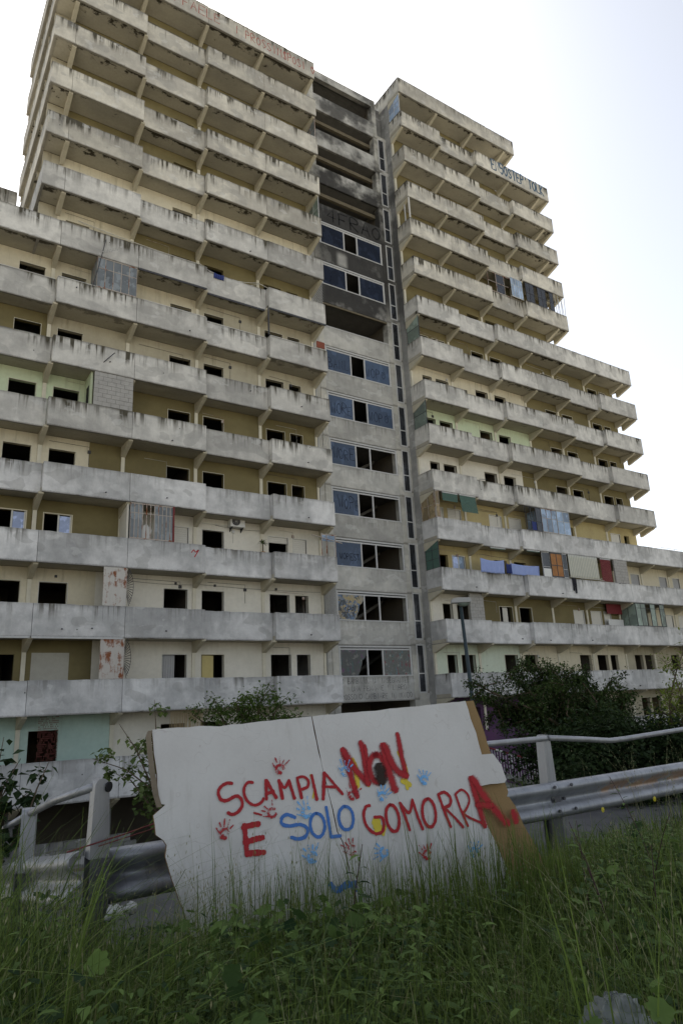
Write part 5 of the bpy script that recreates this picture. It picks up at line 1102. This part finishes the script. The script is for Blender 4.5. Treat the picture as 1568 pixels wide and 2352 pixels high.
A = VEG['A']; bx, by = 15.9, 12.5
def gp(x, y): return (x, y, gh(x, y)-.05)
tree('dark_tree', 'large dense dark green tree in front of the lower right balconies', 'tree', gp(bx, by), A, 52000, .08, 'darkleaf', .21, .16, sub=13, seed=3, sublen=.8, trunk=(bx, by, gh(bx, by)+1.6), aspect=.6)
tree('young_shrub', 'sparse shrub with young yellow-green leaves at the right edge', 'shrub', gp(11.6, 7.4), VEG['B'], 1500, .075, 'youngleaf', .25, .06, sub=6, seed=5, sublen=.5, trunk=(11.6, 7.4, gh(11.6, 7.4)+.5))
tag(tree('hedge', 'low dark ivy-covered thicket behind the guardrail on the right', 'hedge', gp(10.8, 8.0), [q for q in VEG['H'] if q[0] > 9.75 or q[2] < -1.35], 52000, .075, 'ivy', .62, .05, sub=8, seed=6, sublen=.6, aspect=.8))
tree('bright_shrub', 'bright green small-leaved shrub showing over the top edge of the painted board', 'shrub', gp(3.9, 7.9), VEG['E'], 5200, .05, 'elmleaf', .14, .05, sub=7, seed=8, sublen=.28, trunk=(3.8, 7.7, -.6))
tree('poplar_sapling', 'spindly poplar sapling with pale round leaves left of the painted board', 'sapling', gp(2.15, 5.2), VEG['P'], 1150, .05, 'poplar', .07, .022, sub=4, seed=9, sublen=.16, trunk=(2.1, 5.15, -1.0), aspect=.85)
tree('fig_tree', 'dark fig branches with lobed leaves at the left edge', 'tree', gp(.6, 7.0), VEG['F'], 620, .10, 'figleaf', .10, .035, sub=4, seed=12, sublen=.22, trunk=(.7, 6.8, -1.5), aspect=.75)
tree('dark_tree', 'smaller dark tree between the lamp post and the large tree, in the courtyard', 'tree', gp(19, 19), [(18, 17.5, -1.6), (20, 19, -1.2), (21.5, 18, -1.8), (19.5, 20.5, -1.4), (22.5, 19.5, -1.5), (20.5, 17, -2.3)], 12000, .11, 'darkleaf', .5, .12, sub=9, seed=21, sublen=.8, trunk=(19.5, 18.8, -4.2)) if False else None

# ---------------------------------------------------------------- grass and weeds on the verge
yaw = DATA['yaw']; Fh = np.array([math.sin(yaw), math.cos(yaw)]); Rh = np.array([math.cos(yaw), -math.sin(yaw)])
def sample(n, seed, dmin=1.25, dmax=7.5, ymax=4.55, smargin=.68, xmax=9, near_bias=True):
    r = np.random.default_rng(seed); out = []
    tot = 0
    while tot < n:
        x = r.uniform(-3.2, xmax, n*3); y = r.uniform(-.5, ymax, n*3); d = x*Fh[0]+y*Fh[1]; s_ = x*Rh[0]+y*Rh[1]
        ok = (d > dmin) & (d < dmax) & (np.abs(s_) < smargin*d+.25)
        if near_bias: ok &= r.uniform(0, 1, n*3) < np.clip(1.15-.11*d, .35, 1)
        P_ = np.stack([x, y], 1)[ok]; out.append(P_); tot += len(P_)
    P_ = np.concatenate(out)[:n]; return P_
ghv = np.vectorize(gh)
def hmul(P_):
    d = P_@Fh; s_ = P_@Rh; q = s_/d
    return .98+.30*np.clip((-q-.30)/.15, 0, 1)+.55*np.clip((q-.25)/.15, 0, 1)
def cap(P_):
    d = P_@Fh; q = (P_@Rh)/d
    sl = np.interp(q, [-.5, -.42, -.34, -.25, .18, .28, .36, .6], [.11, .13, .205, .238, .232, .19, .165, .155])
    return np.maximum(.12, 1.40-sl*d)
def clumpf(P_, sc=1.6, ph=0.):
    return .5+.5*np.sin(P_[:, 0]*sc*2.1+ph)*np.sin(P_[:, 1]*sc*2.7+1.3+ph)
def blades(P_, h, w, seed, lean=.35, levels=5, tint=None, curl=.6, a0=None):
    r = np.random.default_rng(seed); n = len(P_); z0 = ghv(P_[:, 0], P_[:, 1])-.02
    a = r.uniform(0, 2*pi, n) if a0 is None else a0+r.normal(0, .5, n)
    ln = np.abs(r.normal(0, lean, n)); wdir = a+r.normal(1.57, .6, n)
    t_ = np.linspace(0, 1, levels)
    out = np.zeros((n, levels, 2, 3))
    for i, tt in enumerate(t_):
        off = h*(ln*tt*.5+ln*curl*2*tt**2.6); zz = h*(tt-.30*np.minimum(ln*1.6, 1.2)*tt**3)
        cx = P_[:, 0]+np.cos(a)*off; cy = P_[:, 1]+np.sin(a)*off; cz = z0+zz; ww = w*(1-tt**1.8)*.5+.0004
        out[:, i, 0] = np.stack([cx-np.cos(wdir)*ww, cy-np.sin(wdir)*ww, cz], 1); out[:, i, 1] = np.stack([cx+np.cos(wdir)*ww, cy+np.sin(wdir)*ww, cz], 1)
    V_ = out.reshape(-1, 3); b = (np.arange(n)*levels*2)[:, None]; q = []
    for i in range(levels-1): q.append(b+np.array([[2*i, 2*i+1, 2*i+3, 2*i+2]]))
    F_ = np.stack(q, 1).reshape(-1, 4)
    if tint is None: tint = r.uniform(0, 1, n)**1.4
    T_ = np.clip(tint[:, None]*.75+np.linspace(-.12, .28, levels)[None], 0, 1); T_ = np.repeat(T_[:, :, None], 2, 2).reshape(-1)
    tips = out[:, -1].mean(1)
    return V_, F_, T_, tips
Pt = sample(2300, 11); K = 22; th_ = rng.uniform(.20, .80, len(Pt))*(.75+.5*clumpf(Pt))*hmul(Pt); tt_ = rng.uniform(0, 1, len(Pt))**2.2
off_ = rng.normal(0, .042, (len(Pt), K, 2)); P1 = (Pt[:, None]+off_).reshape(-1, 2); a1_ = np.arctan2(off_[..., 1], off_[..., 0]).reshape(-1)
wz = np.clip((clumpf(Pt, 1.35, .7)-.45)/.2, 0, 1); th_ = th_*(1-.45*wz); th_ = np.minimum(th_*1.15, cap(Pt)*rng.uniform(.62, 1.0, len(Pt))*np.where(rng.uniform(0, 1, len(Pt)) < .12, 1.28, 1.0))
h1_ = np.repeat(th_, K)*rng.uniform(.55, 1.12, len(P1)); wk_ = np.repeat(rng.choice([.004, .006, .009, .013], len(Pt), p=[.3, .35, .25, .1]), K)*rng.uniform(.7, 1.2, len(P1))
V1, F1, T1, _ = blades(P1, h1_, wk_, 1, .46, tint=np.clip(np.repeat(tt_, K)*.6+.5*rng.uniform(0, 1, len(P1))**2.5, 0, 1), curl=.75, a0=a1_)
P2 = sample(3400, 12, dmin=1.9); h2_ = np.minimum(rng.uniform(.45, .70, len(P2))*hmul(P2), cap(P2)*rng.uniform(.9, 1.15, len(P2))); V2, F2, T2, tips2 = blades(P2, h2_, rng.uniform(.002, .0045, len(P2)), 2, .16, tint=rng.uniform(.3, 1, len(P2)), curl=.4)
V_ = np.concatenate([V1, V2]); F_ = np.concatenate([F1, F2+len(V1)]); T_ = np.concatenate([T1, T2])
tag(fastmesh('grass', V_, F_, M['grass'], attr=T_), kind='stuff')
# tall blades right against the board
r = np.random.default_rng(5)
uu = r.uniform(.15, 2.5, 1500); Pb_ = np.array([[*(So+SU*float(u)+SV*-1.25)][:2] for u in uu])+np.stack([r.normal(0, .05, 1500), -r.uniform(.06, .7, 1500)], 1)
hb_ = r.uniform(.42, .74, 1500); sel = r.uniform(0, 1, 1500) < .16; hb_[sel] *= r.uniform(1.05, 1.35, sel.sum()); V3, F3, T3, tips3 = blades(Pb_, hb_, r.uniform(.004, .009, 1500), 6, .17, tint=r.uniform(.2, .8, 1500), curl=.35)
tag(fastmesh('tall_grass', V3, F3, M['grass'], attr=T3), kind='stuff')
rl = np.random.default_rng(15); Pl = sample(2600, 16, dmin=2.2, dmax=5.2, ymax=4.5, near_bias=False); ql = (Pl@Rh)/(Pl@Fh); Pl = Pl[(ql < -.36) | ((ql > .40) & (rl.uniform(0, 1, len(Pl)) < .5))]
V4, F4, T4, _ = blades(Pl, cap(Pl)*rl.uniform(.8, 1.16, len(Pl)), rl.uniform(.004, .011, len(Pl)), 17, .42, tint=rl.uniform(0, .8, len(Pl)), curl=.8)
tag(fastmesh('rank_grass', V4, F4, M['grass'], attr=T4), kind='stuff')
# wild oat heads
def oats(P_, h, seed):
    r = np.random.default_rng(seed); V_, F_, T_, tips = blades(P_, h, np.full(len(P_), .0024), seed, .20, levels=6, tint=r.uniform(.6, 1, len(P_)), curl=.8)
    Vl = [V_]; Tl = [T_]; Ft = []
    n = len(P_); sp_ = V_.reshape(n, 6, 2, 3).mean(2); k = 9; nb = len(V_)
    for j in range(k):
        t_ = .62+.38*j/k; i = int(t_*5); f = t_*5-i; i = min(i, 4); p = sp_[:, i]*(1-f)+sp_[:, i+1]*f
        a = r.uniform(0, 2*pi, n); o_ = r.uniform(.012, .035, n); q = p+np.stack([np.cos(a)*o_, np.sin(a)*o_, -r.uniform(.01, .03, n)], 1)
        L_ = r.uniform(.014, .024, n); d = np.stack([np.cos(a)*.35, np.sin(a)*.35, -np.ones(n)], 1)*L_[:, None]; s_ = np.stack([-np.sin(a), np.cos(a), 0*a], 1)*.0028
        v = np.stack([q, q+d*.5+s_, q+d, q+d*.5-s_], 1).reshape(-1, 3); Vl.append(v); Tl.append(np.repeat(r.uniform(0, 1, n), 4))
        Ft.append((np.arange(n)*4)[:, None]+np.array([[0, 1, 2, 3]])+nb); nb += len(v)
    return np.concatenate(Vl), np.concatenate([F_]+Ft), np.concatenate(Tl)
Po = sample(620, 31, dmin=1.8, near_bias=False); ho = np.minimum(rng.uniform(.55, .80, 620)*hmul(Po), cap(Po)*rng.uniform(1.0, 1.3, 620))
Pob = np.array([[*(So+SU*float(u)+SV*-1.25)][:2] for u in np.concatenate([rng.uniform(.1, .75, 46), rng.uniform(.75, 2.7, 34)])])+np.stack([rng.normal(0, .05, 80), -rng.uniform(.08, .5, 80)], 1); hob = np.concatenate([rng.uniform(.65, .98, 46), rng.uniform(.5, .72, 34)])
Pr_ = np.stack([rng.uniform(5.6, 8, 60), rng.uniform(3.6, 5.0, 60)], 1); V_, F_, T_ = oats(np.concatenate([Po, Pob, Pr_]), np.concatenate([ho, hob, rng.uniform(.7, 1.15, 60)]), 32)
tag(fastmesh('wild_oats', V_, F_, M['oat'], attr=T_), kind='stuff')
# mallow and other broad leaves
def lobed(P3, size, seed, mat='weed', name='broad_leaves', lobes=7, tiltm=.5):
    r = np.random.default_rng(seed); n = len(P3); k = lobes*3
    a = np.linspace(0, 2*pi, k, endpoint=False); rad = .5*(1-.16*np.cos(a*lobes))*(1-.35*np.exp(-((a-pi)**2)/.06)); base = np.stack([rad*np.cos(a), rad*np.sin(a), .10*np.cos(a*lobes)*rad+.12*rad], 1)
    base = np.concatenate([np.array([[-.12, 0, -.04]]), base]); rz = r.uniform(0, 2*pi, n); tx = r.normal(0, tiltm, n); ty = r.normal(.35, tiltm, n)
    cz, sz, cx, sx, cy, sy = np.cos(rz), np.sin(rz), np.cos(tx), np.sin(tx), np.cos(ty), np.sin(ty)
    V_ = base[None]*size[:, None, None]; x, y, z = V_[..., 0], V_[..., 1], V_[..., 2]
    y, z = y*cx[:, None]-z*sx[:, None], y*sx[:, None]+z*cx[:, None]; x, z = x*cy[:, None]+z*sy[:, None], -x*sy[:, None]+z*cy[:, None]; x, y = x*cz[:, None]-y*sz[:, None], x*sz[:, None]+y*cz[:, None]
    V_ = (np.stack([x, y, z], 2)+P3[:, None]).reshape(-1, 3); b = (np.arange(n)*(k+1))[:, None]; q = []
    for i in range(k): q.append(b+np.array([[0, 1+i, 1+(i+1) % k]]))
    F_ = np.stack(q, 1).reshape(-1, 3); tt = r.uniform(0, 1, n)
    return fastmesh(name, V_, F_, M[mat], attr=np.repeat(tt, k+1))
Pm = sample(3600, 41, dmin=1.3, dmax=4.6); cl = clumpf(Pm, 1.1, 4.) ; Pm = Pm[cl > .55]
zm = ghv(Pm[:, 0], Pm[:, 1])+np.minimum(rng.uniform(.22, .66, len(Pm)), cap(Pm)*rng.uniform(.7, .98, len(Pm)))
tag(lobed(np.column_stack([Pm, zm]), rng.uniform(.02, .07, len(Pm)), 42, name='mallow_leaves'), kind='stuff')
# upright leafy weeds
def weed(P3, H_, nl, L_, seed, stem_r=.0035):
    r = np.random.default_rng(seed); mb = MB(); V_ = []; lean = r.normal(0, .09, 2); top = np.array([lean[0]*H_*2, lean[1]*H_*2, H_])
    pts = [np.array(P3)+top*t_*np.array([t_, t_, 1]) for t_ in np.linspace(0, 1, 7)]
    mb.tube(pts, [stem_r*(1.2-.9*i/6) for i in range(7)], 5)
    LV, LF, LT = [], [], []
    for j in range(nl):
        t_ = .12+.86*j/nl; i = min(int(t_*6), 5); p = pts[i]+(pts[i+1]-pts[i])*(t_*6-i); a = j*2.4+r.normal(0, .3); l = L_*(1.15-.75*t_)*r.uniform(.75, 1.2); e = r.uniform(.15, .7)
        d = np.array([math.cos(a)*math.cos(e), math.sin(a)*math.cos(e), math.sin(e)]); s_ = np.array([-math.sin(a), math.cos(a), r.normal(0, .2)]); w = l*.13
        q = [p, p+d*l*.3+s_*w, p+d*l*.3-s_*w, p+d*l*.65+s_*w*.8-np.array([0, 0, .12*l]), p+d*l*.65-s_*w*.8-np.array([0, 0, .12*l]), p+d*l*.95-np.array([0, 0, .35*l])]
        mid1 = p+d*l*.3-np.array([0, 0, .03*l]); b = len(LV)
        LV += q; LF += [(b, b+1, b+2), (b+1, b+3, b+2), (b+2, b+3, b+4), (b+3, b+5, b+4)]; LT += [r.uniform(0, 1)]*6
    return mb, LV, LF, LT
def weed_thing(P3, H_, nl, L_, seed, label, group, stem='darkstem'):
    root = empty('tall_weed', tuple(P3), label, 'weed', group); mb, LV, LF, LT = weed(P3, H_, nl, L_, seed, .005); mb.build('stem', M[stem], root)
    fastmesh('leaves', np.array(LV)-np.array(P3), LF, M['weed'], root, tuple(P3), LT)
grp = 'tall dark-stemmed weeds on the right'
WLAB = ['leftmost of the tall dark-stemmed weeds, in front of the guardrail', 'dark-stemmed weed just right of the middle of its group', 'dark-stemmed weed standing furthest back, near the guardrail beam', 'rightmost tall dark-stemmed weed near the guardrail',
 'dark-stemmed weed nearest the brown end of the board', 'low dark-stemmed weed above the plastic bag', 'dark-stemmed weed just right of the plastic bag', 'dark-stemmed weed closest to the lower right corner']
for i, p in enumerate(VEG['weedR']):
    x, y = p[0], p[1]; z = gh(x, y); weed_thing((x, y, z), min(1.15, p[2]-z+.28+.05*(i % 3)), 30, .13, 100+i, WLAB[i], grp)
p = VEG['thistle']; z = gh(p[0], p[1]); weed_thing((p[0], p[1], z), .82, 26, .15, 77, 'single tall thistle-like weed standing in front of the middle of the painted board', None)
p = VEG['mallowpost']; z = gh(p[0], p[1]); weed_thing((p[0], p[1], z), p[2]-z+.1, 14, .16, 78, 'leafy weed standing in front of the left guardrail beam', None, 'stem')
Pw = sample(2600, 51, dmin=1.3, dmax=6); Pw = Pw[(clumpf(Pw, 1.35, .7) > .52) | (rng.uniform(0, 1, len(Pw)) < .12)][:1250]; LVs, LFs, LTs = [], [], []; smb = MB()
for i, q in enumerate(Pw):
    H_ = min(random.uniform(.35, .78), float(cap(q[None])[0])*random.uniform(.7, 1.03)); mb, LV, LF, LT = weed((q[0], q[1], gh(q[0], q[1])), H_, random.randint(14, 26), random.uniform(.07, .17), 200+i)
    b = len(LVs); LVs += LV; LFs += [tuple(b+k for k in f) for f in LF]; LTs += LT; bb = len(smb.v); smb.v += mb.v; smb.f += [tuple(bb+k for k in f) for f in mb.f]; smb.m += mb.m
tag(fastmesh('leafy_weeds', LVs, LFs, M['weed'], attr=LTs), kind='stuff'); tag(smb.build('weed_stems', M['stem']), kind='stuff')
# grass beyond the guardrail: along the road edge and down the slope
r = np.random.default_rng(61); Pf = np.stack([r.uniform(-6, 1.0, 9000), r.uniform(5.2, 9, 9000)], 1); Pg = np.stack([r.uniform(10.5, 26, 9000), r.uniform(8.7, 12, 9000)], 1); Ph = np.stack([r.uniform(1.3, 12, 2500), r.uniform(4.6, 5.05, 2500)], 1)
V_, F_, T_, _ = blades(np.concatenate([Pf, Pg, Ph]), np.concatenate([r.uniform(.25, .55, 9000), r.uniform(.3, .8, 9000), r.uniform(.1, .35, 2500)]), r.uniform(.006, .014, 20500), 62, .3, levels=4)
tag(fastmesh('far_grass', V_, F_, M['grass'], attr=T_), kind='stuff')
# yellow flowers, litter, plastic bag
yf = MB()
for x, y, z in ((5.3, 4.1, -.93), (5.9, 4.0, -.9)):
    for k in range(8):
        a = k*pi/4; yf.poly([(x, y, z), (x+.022*cos(a-.3), y+.006, z+.022*sin(a-.3)), (x+.022*cos(a+.3), y+.006, z+.022*sin(a+.3))])
tag(yf.build('yellow_flowers', plain('yellow_petal', (.65, .55, .03), .6, .1)), kind='stuff')
def crumple(name, c, sx, sy, sz, seed, mat, label, cat, amp=.22):
    r = np.random.default_rng(seed); nu, nv = (30, 20) if amp < .55 else (9, 7); V_ = []; k1 = r.normal(0, 1, (9, 3))*2.4; ph = r.uniform(0, 6.28, 9); am = r.uniform(.3, 1, 9)
    for j in range(nv+1):
        for i in range(nu):
            th = pi*j/nv; a = 2*pi*i/nu; p = np.array([math.sin(th)*math.cos(a), math.sin(th)*math.sin(a), math.cos(th)])
            f = 1+amp*sum(am[m]*abs(math.sin(k1[m]@p*1.5+ph[m])) for m in range(9))/4-amp; f *= r.uniform(.93, 1.05) if amp < .55 else r.uniform(.6, 1.4); V_.append((p[0]*f*sx, p[1]*f*sy, p[2]*f*sz))
    F_ = [(j*nu+i, j*nu+(i+1) % nu, (j+1)*nu+(i+1) % nu, (j+1)*nu+i) for j in range(nv) for i in range(nu)]
    o = fastmesh(name, V_, F_, mat, None, c, smooth=False); return tag(o, label, cat)
t = NT('plastic_film', .3, .5); t.b.inputs['Base Color'].default_value = rgb(.17, .19, .18); tr = t.n('ShaderNodeBsdfTransparent'); mx = t.n('ShaderNodeMixShader', {0: t.math('ADD', t.math('MULTIPLY', t.noise(t.pos(), 14, 4), .5), .40), 1: tr.outputs[0], 2: t.b.outputs[0]}); t.t.links.new(mx.outputs[0], t.t.nodes['Material Output'].inputs['Surface'])
bgp = VEG['bag']; crumple('plastic_bag', (bgp[0]+.02, bgp[1], bgp[2]-.06), .12, .09, .10, 4, t.mat, 'translucent pale plastic bag caught in the weeds at the lower right', 'bag', .5)
for i, p in enumerate(VEG['litter'][:2]): crumple('litter', tuple(p), .05-.012*i, .03, .045-.01*i, 8+i, M['plastic_w'], ['larger scrap of crumpled white paper under the left guardrail', 'smaller scrap of white paper right of the larger one, under the guardrail'][i], 'litter', .6)
